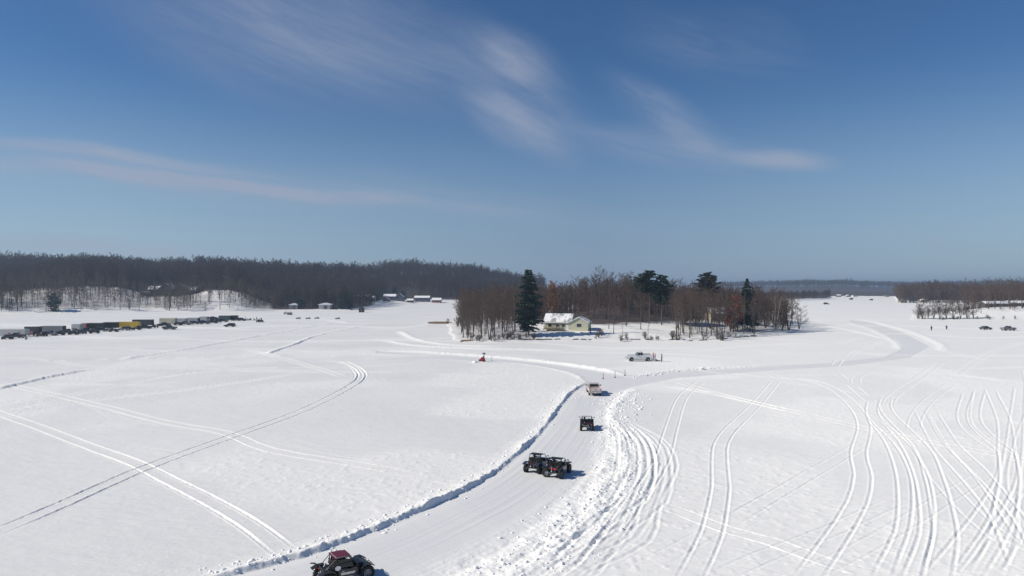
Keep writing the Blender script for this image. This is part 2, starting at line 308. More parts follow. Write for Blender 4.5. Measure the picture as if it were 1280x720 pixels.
# the churned band on the outside of the bend
mid = [(600, 728), (655, 697), (705, 662), (748, 622), (768, 590), (774, 555), (764, 530), (764, 512), (776, 496), (790, 488)]
S, ARC, L = field(mid, 7.5); wv = np.interp(ARC, [0, 12, 30, 48, 60, 75], [3.4, 3.2, 2.6, 1.6, 1.4, 1.6]); m = np.abs(S) < wv * 2
u = S[m] / wv[m]; e = np.exp(-np.abs(u) ** 2.4); x, y = GX[m], GY[m]
GZ[m] += e * (.06 + .22 * np.maximum(fbm(x, y, 1.2, 3, 41), -.1) + 0.10 * fbm(x, y, 2.4, 2, 42)) + .06 * e * np.sin(S[m] * 2.7 + 7 * fbm(x, y, .12, 2, 5))
FRESH_GLARE[m] = np.maximum(FRESH_GLARE[m], e)
for (a0, a1, a2, a3, a4, k) in ((0, 2, 4, 2, 0, 1.0), (3, 14, 20, 12, 22, .9), (6, 24, 30, 26, 14, 1.1), (9, 34, 42, 40, 46, .8), (11, 42, 50, 50, 34, .9), (14, 47, 58, 44, 60, .6)):        # the swinging ruts round the bend, crossing one another
    twin([(764 + a0, 522 + a0 * .3), (778 + a1 * .9, 545 + a1 * .1), (778 + a2, 582), (770 + a3, 612 + a3 * .3), (738 + a4, 645 + a4 * .5), (682 + a3, 688 + a3 * .5), (612 + a2, 724 + a2 * .6)], (.5 + .4 * rng.random()) * k, 1.5, .12 + .04 * k)
c3 = lambda L: [(800 + u / 2.4, 420 + v / 2.4) for u, v in L]
c1 = lambda L: [(u / 2.4, 420 + v / 2.4) for u, v in L]
TR = [(c3([(410, 132), (350, 203), (255, 300), (238, 380), (242, 450), (215, 590), (158, 710), (140, 760)]), 1.2),
      (c3([(370, 130), (480, 130), (570, 155), (640, 210), (672, 270), (655, 350), (668, 420), (650, 500), (590, 600), (520, 700), (490, 750)]), 1.3),
      (c3([(690, 240), (750, 310), (790, 400), (805, 500), (800, 590), (760, 680), (730, 750)]), 1.3), (c3([(700, 190), (700, 240), (780, 320), (830, 400), (848, 480), (845, 580), (820, 660), (795, 750)]), 1.3),
      (c3([(740, 180), (740, 225), (840, 330), (880, 420), (905, 520), (915, 600), (900, 680), (885, 750)]), 1.3), (c3([(20, 145), (200, 170), (360, 205), (640, 270), (900, 325), (1080, 360), (1200, 388)]), 1.5),
      (c3([(85, 130), (200, 165), (360, 205), (500, 240)]), 1.2), (c3([(870, 220), (930, 320), (1010, 400), (1090, 500), (1152, 590), (1200, 640)]), 1.1), (c3([(840, 220), (900, 330), (1000, 440), (1080, 540), (1130, 640), (1160, 720)]), 1.1),
      (c3([(1020, 160), (1000, 240), (1040, 300), (1100, 350), (1100, 420), (1060, 500), (1000, 590), (920, 690), (880, 740)]), 1.2), (c3([(985, 170), (970, 240), (1000, 290), (1090, 350), (1200, 400)]), 1.1),
      (c3([(1050, 160), (1090, 250), (1100, 350), (1110, 440), (1080, 560), (1020, 660), (970, 740)]), 1.2), (c3([(1140, 150), (1130, 250), (1120, 350), (1100, 470), (1090, 600), (1040, 710), (1020, 750)]), 1.1),
      (c3([(190, 130), (130, 180), (95, 270), (70, 360), (20, 450), (-20, 500), (-60, 560), (-130, 650)]), 1.1), (c3([(250, 570), (400, 480), (520, 410), (640, 340), (680, 318)]), .9),
      (c3([(0, 490), (120, 530), (250, 580), (400, 620), (560, 680), (700, 715), (800, 740)]), 1.3), (c3([(200, 740), (400, 650), (560, 590), (760, 500), (900, 470)]), .8), (c3([(420, 750), (640, 650), (800, 560), (960, 460), (1060, 400)]), .6),
      (c3([(900, 80), (830, 130), (760, 180), (740, 215)]), .8), (c3([(560, 150), (640, 170), (800, 190), (1000, 190), (1152, 180)]), .5), (c3([(360, 125), (560, 115), (800, 110), (1000, 125), (1152, 150)]), .6),
      (c3([(820, 290), (830, 240), (870, 190), (940, 140)]), .8), (c3([(1000, 740), (1080, 640), (1152, 520), (1200, 450)]), .9), (c3([(650, 150), (648, 125), (680, 105)]), .8), (c3([(880, 400), (900, 430), (1000, 540), (1100, 620), (1152, 660)]), .7),
      (c3([(-60, 480), (60, 460), (230, 440), (400, 390)]), .5), (c3([(0, 700), (100, 650), (260, 560)]), .5), (c3([(1152, 250), (1080, 300), (1000, 350), (850, 400)]), .5), (c3([(1160, 100), (1180, 200), (1152, 300), (1130, 420), (1152, 520)]), .9),
      (c3([(610, 425), (700, 440)]), .9), (c3([(630, 500), (740, 505)]), .9), (c3([(280, 440), (400, 400), (520, 380)]), .5),
      (c1([(-60, 215), (0, 235), (120, 275), (250, 325), (400, 380), (500, 430), (620, 490), (740, 560), (820, 620), (875, 665)]), 1.6), (c1([(-40, 600), (0, 585), (200, 500), (400, 410), (560, 350), (700, 300), (880, 235), (1000, 180), (1080, 130), (1075, 100), (1020, 72)]), 2.4),
      (c1([(-20, 140), (80, 160), (300, 210), (500, 260), (670, 290), (800, 340), (1000, 375), (1150, 400), (1300, 440)]), 1.3), (c1([(60, 150), (200, 185), (350, 235), (520, 275)]), .5), (c1([(-20, 225), (250, 170), (500, 120), (700, 100), (1000, 90)]), 1.4),
      (c1([(700, 40), (800, 55), (960, 100), (1040, 128)]), 1.1), (c1([(-20, 85), (300, 70), (800, 62), (1152, 55)]), 1.6), (c1([(0, 30), (300, 38), (560, 30), (760, 8)]), .6), (c1([(-20, 240), (300, 190), (600, 155), (900, 110)]), 1.2),
      (c1([(360, 78), (520, 45), (640, 38)]), .8), (c1([(960, 70), (1040, 85), (1075, 118), (1050, 150)]), .9), (c1([(740, 40), (900, 85), (1010, 118)]), .8),
      ([(560, 605), (500, 590), (430, 575), (300, 548)], .5), ([(455, 440), (560, 439), (700, 441), (850, 439)], .5), ([(600, 443), (720, 447), (900, 446), (1050, 441)], .6), ([(500, 432), (640, 440), (780, 447), (860, 446)], .5),
      ([(880, 441), (960, 436), (1040, 430), (1080, 420)], .5), ([(1190, 470), (1240, 440), (1290, 425)], .6), ([(1150, 455), (1200, 470), (1290, 480)], .7), ([(1180, 440), (1230, 450), (1300, 452)], .7)]
for p, a in TR: twin(p, a * (.72 if p[1][0] < 560 else .56))
for i in range(9):
    twin(c3([(262 + i * 3 - (i % 3) * 14, 622 + i * 12), (330 + i * 6, 640 + i * 13), (400 + i * 12, 668 + i * 13)]), .8, .3, .11, True)
for i in range(10):                                                    # fainter, older crossings
    x0, y0 = rng.uniform(820, 1290), rng.uniform(425, 700); x1 = x0 + rng.uniform(-160, 160); y1 = y0 + rng.uniform(-60, 60)
    twin([(x0, y0), ((x0 + x1) / 2 + rng.uniform(-20, 20), max(412, (y0 + y1) / 2 + rng.uniform(-12, 12))), (x1, max(411, y1))], rng.uniform(.25, .6), broken=.35)
for i in range(14):
    x0, y0 = rng.uniform(0, 520), rng.uniform(425, 600); x1 = x0 + rng.uniform(-180, 180); y1 = max(415, y0 + rng.uniform(-40, 40))
    twin([(x0, y0), ((x0 + x1) / 2, (y0 + y1) / 2 + rng.uniform(-4, 4)), (x1, y1)], rng.uniform(.2, .45), broken=.4)
for i in range(64):                                                    # many old, nearly flat passes that only change the tone of the crust
    y0 = 368 + 90 * rng.random() ** 1.3 + 30; x0 = rng.uniform(-40, 1300); sp_ = rng.uniform(120, 520) * rng.choice([-1, 1]); dy = rng.uniform(-16, 16)
    P_ = [(x0 + sp_ * t, max(400, y0 + dy * t + rng.uniform(-2.5, 2.5))) for t in (0, .33, .66, 1)]; S, ARC, L = field(P_, 3.5, 5); m = np.abs(S) < 3.2; ww = np.maximum(.25, np.minimum(RR[m] ** 2 / 12000 * .4, 8) * TRANS[m] * .8)
    e = np.exp(-((np.abs(S[m]) - .7) / ww) ** 2) * np.clip(ARC[m] / 15, 0, 1) * np.clip((L - ARC[m]) / 15, 0, 1) * LAKE[m]
    if rng.random() < .5: FRESH_GLARE[m] = np.maximum(FRESH_GLARE[m], e * rng.uniform(.4, .9))
    else: PACK[m] = np.maximum(PACK[m], e * rng.uniform(.5, 1.0)); GZ[m] -= e * .03
mm = LAKE & (RR < 200)                                                 # trampled, lumpy patches
pt = smooth((fbm(GX[mm], GY[mm], .05, 2, 71)) * 6) * (1 - inl[mm]); GZ[mm] += pt * .09 * np.maximum(fbm(GX[mm], GY[mm], 1.6, 2, 72), 0); FRESH_GLARE[mm] = np.maximum(FRESH_GLARE[mm], pt * .4)

FRESH_GLARE = np.clip(FRESH_GLARE + .62 * smooth((GX + 2 - .05 * GY) / 42) * (1 - .7 * inl) * (RR < 1500), 0, 1)  # right-hand snow brightened in colour, standing in for sun glare
mm = LAKE & (RR < 160)
GZ[mm] += (1 - inl[mm]) * (.030 * fbm(GX[mm] * .6, GY[mm] * 1.4, 1.5, 3, 101) + .02 * np.maximum(fbm(GX[mm], GY[mm], 3.0, 2, 102), 0))
V = np.stack([GX, GY, GZ], -1).reshape(-1, 3)
i, j = np.meshgrid(np.arange(nR - 1), np.arange(nT), indexing='ij'); a = i * nT + j; b = i * nT + (j + 1) % nT
Q = np.stack([a, a + nT, b + nT, b], -1).reshape(-1, 4)
centre = len(V); V = np.vstack([V, [[0, 0, 0]]]); jj = np.arange(nT); T = np.stack([np.full(nT, centre), jj, (jj + 1) % nT], -1)
gm = bpy.data.materials.new('lake_snow'); gm.use_nodes = True; nt = gm.node_tree; bs = nt.nodes['Principled BSDF']; N = nt.nodes.new; LK = nt.links.new
def node(t, **kw):
    n = N(t)
    for k, v in kw.items(): n.inputs[k.replace('_', ' ')].default_value = v
    return n
tc = N('ShaderNodeTexCoord'); at1 = N('ShaderNodeAttribute'); at1.attribute_name = 'packed'; at2 = N('ShaderNodeAttribute'); at2.attribute_name = 'fresh'; at3 = N('ShaderNodeAttribute'); at3.attribute_name = 'litter_shade'
n1 = node('ShaderNodeTexNoise', Scale=.035, Detail=4.0); n2 = node('ShaderNodeTexNoise', Scale=1.1, Detail=6.0, Roughness=.65); n3 = node('ShaderNodeTexNoise', Scale=.25, Detail=5.0)
mp = N('ShaderNodeMapping'); mp.inputs['Scale'].default_value = (.55, 1.6, 1); mp.inputs['Rotation'].default_value = (0, 0, .5); LK(tc.outputs['Object'], mp.inputs['Vector'])
for n in (n1, n3): LK(tc.outputs['Object'], n.inputs['Vector'])
LK(mp.outputs['Vector'], n2.inputs['Vector'])
def mixc(a, b, f):
    x = N('ShaderNodeMix'); x.data_type = 'RGBA'
    for s, v in ((6, a), (7, b)):
        if isinstance(v, tuple): x.inputs[s].default_value = (*v, 1)
        else: LK(v, x.inputs[s])
    if isinstance(f, float): x.inputs[0].default_value = f
    else: LK(f, x.inputs[0])
    return x.outputs[2]
def math_(op, a, b=None, clamp=False):
    x = N('ShaderNodeMath'); x.operation = op; x.use_clamp = clamp
    for s, v in ((0, a), (1, b)):
        if v is None: continue
        if isinstance(v, (int, float)): x.inputs[s].default_value = v
        else: LK(v, x.inputs[s])
    return x.outputs[0]
r1 = N('ShaderNodeMapRange'); r1.inputs['From Min'].default_value = .35; r1.inputs['From Max'].default_value = .65; LK(n1.outputs['Fac'], r1.inputs['Value'])
c = mixc((.735, .73, .722), (.785, .78, .768), r1.outputs['Result']); c = mixc(c, (.685, .69, .70), math_('MULTIPLY', at1.outputs['Fac'], .8)); c = mixc(c, (.95, .94, .905), math_('MULTIPLY', at2.outputs['Fac'], .9))
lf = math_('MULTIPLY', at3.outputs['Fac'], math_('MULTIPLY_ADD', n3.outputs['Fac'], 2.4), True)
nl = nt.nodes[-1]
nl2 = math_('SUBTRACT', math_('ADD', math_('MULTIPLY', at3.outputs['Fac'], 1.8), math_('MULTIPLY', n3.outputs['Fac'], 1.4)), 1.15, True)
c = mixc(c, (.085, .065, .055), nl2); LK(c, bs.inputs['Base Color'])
bs.inputs['Roughness'].default_value = .62; bs.inputs['Specular IOR Level'].default_value = .25
bp = N('ShaderNodeBump'); bp.inputs['Distance'].default_value = .12; bp.inputs['Strength'].default_value = .42
n4 = node('ShaderNodeTexNoise', Scale=.06, Detail=3.0); LK(tc.outputs['Object'], n4.inputs['Vector'])
hh = math_('MULTIPLY', math_('MULTIPLY', n2.outputs['Fac'], math_('MULTIPLY_ADD', math_('SUBTRACT', n4.outputs['Fac'], .42, True), 5.0)), math_('SUBTRACT', 1.0, math_('MULTIPLY', at1.outputs['Fac'], .8))); LK(hh, bp.inputs['Height']); LK(bp.outputs['Normal'], bs.inputs['Normal'])
gme = raw_mesh('lake_snow', V, Q, gm, T, smooth=True)
for nm, arr in (('packed', PACK), ('fresh', FRESH_GLARE), ('litter_shade', FLOOR_SHADE)):  # second mask includes the painted glare, third the painted slope shade
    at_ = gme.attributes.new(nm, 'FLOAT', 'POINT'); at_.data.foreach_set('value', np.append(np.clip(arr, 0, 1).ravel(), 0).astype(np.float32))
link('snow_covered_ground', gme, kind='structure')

# loose lumps of snow thrown up along the banks
def ico():
    bm = bmesh.new(); bmesh.ops.create_icosphere(bm, subdivisions=1, radius=1); v = np.array([p.co[:] for p in bm.verts]); f = np.array([[q.index for q in t.verts] for t in bm.faces]); bm.free(); return v, f
iv, iff = ico(); CV = []; CT = []; nb = 0
def lumps(W, n, sp, smin, smax, side=0):
    global nb
    for k in range(n):
        t = rng.uniform(0, len(W) - 2); i = int(t); p = W[i] + (W[i + 1] - W[i]) * (t - i); e = (W[i + 1] - W[i]); e = e / np.hypot(*e)
        o = rng.normal(0, sp) + side; p = p + np.array([e[1], -e[0]]) * o; s = smin + (smax - smin) * rng.random() ** 4
        ri = np.searchsorted(R_, np.hypot(*p)); ti = np.searchsorted(TH[:len(fine)], np.arctan2(*p))
        if ri >= nR or ti >= len(fine): continue
        v = iv * s * rng.uniform(.5, 1.15, (len(iv), 1)) * np.array([rng.uniform(.7, 1.7), rng.uniform(.7, 1.3), rng.uniform(.4, .8)]); v = v + [p[0], p[1], GZ[ri, ti] + s * .15]
        CV.append(v); CT.append(iff + nb); nb += len(iv)
Wl = catmull([gp(*p) for p in LB], 2); Wm = catmull([gp(*p) for p in mid], 2)
lumps(Wl, 1300, .7, .03, .16, -.5); lumps(Wm, 2600, 1.7, .02, .17, .5); lumps(catmull([gp(*p) for p in mid[6:]], 2), 160, 1.6, .05, .28, 1.5)
lumps(catmull([gp(*p) for p in [(785, 472), (850, 463.5), (930, 459)]], 2), 120, .6, .08, .3)
link('snow_lumps', raw_mesh('snow_lumps', np.vstack(CV), np.zeros((0, 4)), 'snow', np.vstack(CT), smooth=False), kind='stuff', label='loose white snow lumps thrown along the edges of the ploughed lane', category='snow')
# ------------------------------------------------------------------ trees
def bare_tree(seed, h, spread=.30, forks=1, n1=15, n2=6, n3=5, tr=.16, crown0=.28, lean=0, up=.55, tw=.028):
    """a leafless tree: trunk mesh data and a crown of boughs, branches and twigs"""
    rs = random.Random(seed); tk = MB(); cr = MB(); stems = []
    for k in range(forks):
        a = rs.uniform(0, 6.28); sx, sy = (0, 0) if forks == 1 else (math.cos(a + k * 2.2) * .12, math.sin(a + k * 2.2) * .12); pts = []; hh = h * rs.uniform(.86, 1) if k else h
        dx, dy = (math.cos(a + k * 2.2) * .16, math.sin(a + k * 2.2) * .16) if forks > 1 else (0, 0)
        wx, wy = rs.uniform(-.03, .03), rs.uniform(-.03, .03)
        for i in range(8):
            t = i / 7; pts.append(Vector((sx + (dx + wx) * hh * t + rs.uniform(-.1, .1) * t * 1.6 + lean * hh * t * t, sy + (dy + wy) * hh * t + rs.uniform(-.1, .1) * t * 1.6, hh * t - .3)))
        rad = [tr * (1.25 if i == 0 else 1) * (1 - i / 7) ** .75 + .02 for i in range(8)]
        tk.tube(pts, rad, 6, False); stems.append((pts, rad))
    def cone(p, q, r0, n=3):
        t = (q - p).normalized(); u = t.cross(Vector((.3, .2, 1))).normalized(); w = t.cross(u); b = len(cr.v)
        for k in range(n): cr.v.append(tuple(p + (u * math.cos(2 * PI * k / n) + w * math.sin(2 * PI * k / n)) * r0))
        cr.v.append(tuple(q)); cr.f.extend((b + k, b + (k + 1) % n, b + n) for k in range(n))
    def sample(pts, t): t *= len(pts) - 1; i = min(int(t), len(pts) - 2); return pts[i].lerp(pts[i + 1], t - i)
    for pts, rad in stems:
        for i in range(max(5, n1 // forks)):
            t = crown0 + (1 - crown0) * (i + rs.random()) / max(5, n1 // forks) * .97; p = sample(pts, t); a = i * 2.4 + rs.uniform(-.5, .5)
            L = h * spread * (1 - .62 * (t - crown0) / (1 - crown0)) * rs.uniform(.7, 1.15); el = up + .5 * t * rs.random()
            d = Vector((math.cos(a) * math.cos(el), math.sin(a) * math.cos(el), math.sin(el))); m = p + d * L * .5; d2 = (d + Vector((0, 0, .35))).normalized(); e = m + d2 * L * .5
            r0 = max(.03, tr * .42 * (1 - t * .6)); cr.tube([p, m, e], [r0, r0 * .6, .015], 4, False); P = [p, m, e]
            for j in range(n2):
                s = .2 + .8 * (j + rs.random()) / n2; q = sample(P, min(s, .99)); dd = (d2 + Vector([rs.uniform(-.9, .9) for _ in range(3)])).normalized(); dd.z = abs(dd.z) * .8 + .1; l2 = L * rs.uniform(.28, .5) * (1.2 - .5 * s)
                q2 = q + dd * l2; cone(q, q2, max(tw * 1.15, .026))
                for k in range(n3):
                    s3 = .25 + .75 * (k + rs.random()) / n3; w0 = q.lerp(q2, s3); d3 = (dd + Vector([rs.uniform(-1, 1) for _ in range(3)])).normalized(); cone(w0, w0 + d3 * l2 * rs.uniform(.35, .8), tw)
    return tk, cr
def conifer(seed, h, rad, base=.12, tr=.25, dens=1.0, profile='spruce', step=.75, leafs=.55):
    rs = random.Random(seed); tk = MB(); tk.tube([(0, 0, -.3), (rs.uniform(-.1, .1), rs.uniform(-.1, .1), h * .5), (0, 0, h)], [tr, tr * .6, .03], 7, False); cr = MB(); z = h * base
    while z < h * .985:
        t = (z / h - base) / (1 - base)
        R = rad * ({'spruce': (1 - t) ** .8 * (.7 + .3 * math.sin(min(1, t * 5) * PI / 2)), 'pine': (math.sin(PI * min(1, .18 + t * .82)) ** .6), 'tall': (min(1, t * 5 + .5) * (1 - max(0, t - .45) / .55 * .6)) * (.78 + .22 * math.sin(z * 2.3 + seed)) * (1 if t < .9 else .75), 'ragged': (.55 + .45 * math.sin(t * 9 + seed)) * (1 - t * .75)}[profile]) + .3
        n = max(3, int((4 + R * 1.1) * dens))
        for k in range(n):
            a = rs.uniform(0, 6.28); L = R * rs.uniform(.6, 1.12); droop = (-.18 if profile != 'pine' else .12) + rs.uniform(-.12, .12); d = Vector((math.cos(a), math.sin(a), droop)).normalized(); p = Vector((0, 0, z + rs.uniform(-.3, .3)))
            e = p + d * L; cr.tube([p, e], [.045, .012], 3, False); side = Vector((-math.sin(a), math.cos(a), 0)); m = max(3, int(L * 4.2 * dens))
            for j in range(m):
                s = (.22 + .78 * rs.random()); q = p + d * L * s + side * rs.uniform(-.32, .32) * L * .55 * (1.1 - s * .6) + Vector((0, 0, rs.uniform(-.15, .12))); sz = leafs * rs.uniform(.5, 1.1)
                u = (d + Vector([rs.uniform(-.6, .6) for _ in range(3)])).normalized(); w = u.cross(Vector([rs.uniform(-1, 1) for _ in range(3)])).normalized()
                cr.add([q - u * sz * .5, q + w * sz * .32, q + u * sz * .6, q - w * sz * .3 + Vector((0, 0, .08))], [(0, 1, 2, 3)])
        z += step * rs.uniform(.7, 1.3) * (1 if profile != 'pine' else 1.1)
    return tk, cr
def leafy(seed, h, rad, n=900, sz=.38, base=.12):
    rs = random.Random(seed); tk, cr = bare_tree(seed, h, rad / h * .9, 1, 14, 5, 3, .16, base); tips = [v for v in cr.v]
    for i in range(n):
        c = Vector(rs.choice(tips)) + Vector([rs.gauss(0, .25) for _ in range(3)]); u = Vector([rs.uniform(-1, 1) for _ in range(3)]).normalized(); w = u.cross(Vector([rs.uniform(-1, 1) for _ in range(3)])).normalized(); s = sz * rs.uniform(.4, 1)
        cr.add([c - u * s * .5, c + w * s * .4, c + u * s * .5, c - w * s * .4], [(0, 1, 2, 3)])
    return tk, cr
class Kind:
    def __init__(s, tkcr, mt, mc): s.t = tkcr[0].mesh('trunk', mt); s.c = tkcr[1].mesh('crown', mc)
    def place(s, name, label, cat, x, y, rz=None, sc=1.0, group=None, sink=0.0):
        o = thing(name, label, cat, (x, y, hz(x, y) - sink), rz if rz is not None else random.uniform(0, 6.28), group); o.scale = (sc * random.uniform(.93, 1.07), sc * random.uniform(.93, 1.07), sc)
        link('trunk', s.t, o); link('crown', s.c, o); return o
BARE = [Kind(bare_tree(i, 17, .25 + .05 * (i % 3), 1 if i % 4 else 2, 20, 7, 9, .17, .28 + .06 * (i % 3), tw=.018), 'bark', 'twig') for i in range(8)]
SLIM = [Kind(bare_tree(30 + i, 16, .17, 1, 15, 6, 7, .12, .42, tw=.018), 'bark', 'twig') for i in range(4)]
BUSH = [Kind(bare_tree(50 + i, 3.0, .5, 5, 15, 5, 4, .05, .12, tw=.02), 'bark', 'twig') for i in range(3)]
BIRCH = Kind(bare_tree(70, 14, .33, 2, 16, 6, 6, .15, .25), 'palebark', 'birchtwig')
ROUND = [Kind(bare_tree(80 + i, 12, .42, 3, 27, 8, 9, .16, .14, up=.45, tw=.02), 'bark', 'twig') for i in range(2)]
R = random.Random(5)
DENSE = 'bare brown tree among the close-standing trunks of the wooded point'
def base_on(px, py_base):                     # the depth whose ground shows at that pixel height
    Ds = np.arange(205, 600, 1.0); xs = (px - 640) / F * Ds; z = land(xs, Ds)[0]; i = int(np.argmin(np.abs(Y0 - (z - CH) * F / Ds - py_base))); return float(xs[i]), float(Ds[i])
# wooded point: rows of bare trees, left gaps round the house
placed = []
def free(x, y, d): return all((x - a) ** 2 + (y - b) ** 2 > d * d for a, b in placed)
def wood(n, c0, c1, d0, d1, sc0, sc1, kinds, gap, lab=DENSE, grp='bare trees of the wooded point', cond=None, nm='bare_tree'):
    k = 0; tries = 0
    while k < n and tries < 20000:
        tries += 1; c = R.uniform(c0, c1); D = R.uniform(d0, d1); x, y = at(c, D)
        if cond is None and polydist(np.array([x]), np.array([y]), ISL)[0] < 3: continue
        if cond and not cond(x, y, c, D): continue
        if not free(x, y, gap): continue
        placed.append((x, y)); k += 1; R.choice(kinds).place(nm, lab, 'tree', x, y, sc=R.uniform(sc0, sc1), group=grp)
    return k
HX, HD = at(712, 250)
clear = lambda x, y, c, D: polydist(np.array([x]), np.array([y]), ISL)[0] > 2.5 and not (670 < c < 765 and D < 266)
wood(66, 575, 960, 264, 300, .72, 1.02, BARE, 3.4, cond=clear)
wood(28, 575, 650, 221, 262, .66, .95, BARE, 3.2, cond=clear)
wood(54, 845, 945, 224, 264, .68, .92, SLIM + BARE[:3], 2.6, cond=clear)
wood(9, 768, 850, 262, 272, .85, 1.0, SLIM, 4, cond=clear)
wood(15, 945, 992, 256, 330, .68, .92, BARE, 3.5, cond=clear)
for c, pb, kind, s, lab in [(738, 416, BARE[1], .78, 'bare tree with a stout trunk just right of the yellow house'), (761, 411, SLIM[0], .85, 'slim bare tree in the snowy clearing, second from the yellow house'), (767, 417, SLIM[1], .85, 'slim bare tree in the clearing, third from the yellow house'),
                            (801, 412, SLIM[2], 1.0, 'straight pale-stemmed tree in the middle of the snowy clearing'), (778, 423, SLIM[3], .45, 'small thin tree near the clearing shore, leaning over low brush'), (810, 425, SLIM[0], .6, 'thin tree slanting on the shore edge of the clearing'),
                            (612, 424.5, BARE[4], .8, 'forked bare tree at the left shore tip of the point, dark stems spreading low'), (634, 424, BARE[0], .62, 'short bare tree on the shore between the forked tree and the tall dark pine'), (573, 406, BARE[0], .72, 'bare tree leaning out over the lake at the far left of the point')]:
    x, y = base_on(c, pb); placed.append((x, y)); kind.place('bare_tree', lab, 'tree', x, y, sc=s)
for c, pb, s, lab, kd in [(969, 412, .95, 'pale birch with a slanting white trunk at the right tip of the point', BIRCH), (986, 413, 1.12, 'broad round bare tree at the very right tip of the point', ROUND[0]), (978, 412, .9, 'round bare tree between the slanting birch and the outermost tree', ROUND[1]), (999, 411, .8, 'lower round bare tree behind the outermost tree of the point', ROUND[1]), (957, 410, .95, 'small spreading bare tree left of the slanting birch', ROUND[1])]:
    x, y = base_on(c, pb); kd.place('bare_tree' if kd is not BIRCH else 'birch_tree', lab, 'tree', x, y, sc=s)
x, y = base_on(643, 416); Kind(bare_tree(99, 16, .15, 1, 12, 6, 6, .10, .45), 'greybark', 'twig').place('birch_tree', 'tall bare pale trunk standing left of the tall dark pine', 'tree', x, y)
x, y = base_on(650, 416); Kind(bare_tree(97, 14.5, .14, 1, 11, 6, 6, .09, .5), 'greybark', 'twig').place('birch_tree', 'thin pale trunk right up against the tall dark pine', 'tree', x, y)
# evergreens of the point
def ever(c, top, pb, rad, lab, prof='spruce', m='needle', base=.1, D=None, dens=1.0, seed=1, name='pine_tree', leafs=.55, tr=.25, step=.75):
    x, y = base_on(c, pb) if D is None else at(c, D); z = hz(x, y); h = CH - (top - Y0) / F * y - z; placed.append((x, y))
    Kind(conifer(seed, h, rad, base, tr, dens, prof, step, leafs), 'bark', m).place(name, lab, 'tree', x, y, sc=1.0)
ever(661, 337, 419.5, 4.6, 'tall dark pine left of the yellow house, tallest tree of the point', prof='tall', base=.10, seed=2, dens=1.9, leafs=.85, step=.6)
ever(588, 386, 425.5, 2.3, 'small sparse young pine on the left shore of the point beside dry reeds', prof='ragged', m='needle2', base=.15, seed=3, dens=.8, tr=.12, leafs=.4)
ever(812, 337.5, 400, 3.4, 'middle crown of the dark pine cluster behind the clearing, the highest of them', prof='pine', base=.58, D=262, seed=4, leafs=.85, dens=2.2)
ever(803, 341, 400, 3.2, 'left crown of the dark pine cluster behind the clearing', prof='pine', base=.62, D=264, seed=5, leafs=.85, dens=2.2)
ever(827, 343, 400, 4.0, 'right crown of the dark pine cluster, its boughs reaching lower', prof='pine', base=.42, D=260, seed=6, leafs=.85, dens=1.9)
ever(786, 344, 400, 2.6, 'thin olive pine top left of the dark pine cluster', prof='pine', m='needle2', base=.6, D=290, seed=12, leafs=.6)
ever(884, 340, 400, 4.4, 'round-topped dark pine rising alone above the bare trees', prof='pine', base=.5, D=280, seed=7, leafs=.9, dens=2.2)
ever(934, 348, 413, 4.6, 'ragged dark pine with snowy boughs near the right tip of the point', prof='ragged', base=.14, D=256, seed=8, leafs=.9, dens=2.3)
ever(940, 356, 413, 3.6, 'second dark pine leaning behind the ragged pine near the right tip', prof='spruce', base=.3, D=262, seed=13, leafs=.7, dens=1.1)
for c, pb, h, rad, mt, lab in [(922, 413, 12, 4.5, 'twig_red', 'rusty red oak still holding dry leaves beside the ragged pine'), (913, 414, 8, 3.2, 'twig_red', 'low russet oak in front of the tan cabin'), (690, 398, 14.2, 5.5, 'twig_orange', 'orange-brown tree behind the tall dark pine')]:
    x, y = base_on(c, pb) if pb > 400 else at(c, 281); Kind(leafy(int(c), h, rad, 2200, .5), 'bark', mt).place('oak_tree', lab, 'tree', x, y)
# brush along the shore of the point
for i in range(46):
    c = R.uniform(740, 970) if i < 26 else R.uniform(590, 670); x, y = base_on(c, 426 - R.uniform(-1, 4) - (c > 900) * (c - 900) * .13); 
    BUSH[i % 3].place('bush', 'low leafless brush along the snowy edge of the wooded point', 'bush', x, y, sc=R.uniform(.3, 1.0), group='brush along the shore of the wooded point')
for c, pb, s, lab in [(572, 408, 1.5, 'wide leafless bush at the far left end of the point'), (752, 420, .9, 'reddish leafless bush in front of the clearing, right of the yellow house'), (560, 405, .9, 'low leafless bush overhanging the ice left of the point'), (783, 408, .7, 'dark brush heap in the clearing')]:
    x, y = base_on(c, pb); BUSH[1].place('bush', lab, 'bush', x, y, sc=s)
def rockm(seed): rs = random.Random(seed); random.seed(seed); return MB().ball((0, 0, .1), .5, (1, .8, .6), .25, 9, 6).mesh('rock', 'rock')
RK = [rockm(i) for i in range(3)]
for i in range(50):
    c = R.uniform(640, 740) if i < 22 else R.uniform(765, 945); x, y = gp(c, 427 - .2 - (c > 870) * (c - 870) * .085); y += 1.4; o = link('shore_rock', RK[i % 3]); o.location = (x, y, hz(x, y) + .02); o.scale = (R.uniform(.8, 2), R.uniform(.5, 1), R.uniform(.4, .9)); o.rotation_euler = (0, 0, R.uniform(-.4, .4))
    tag(o, 'dark rock showing through the snow at the waterline of the point', 'rock', 'rocks along the shore of the point')
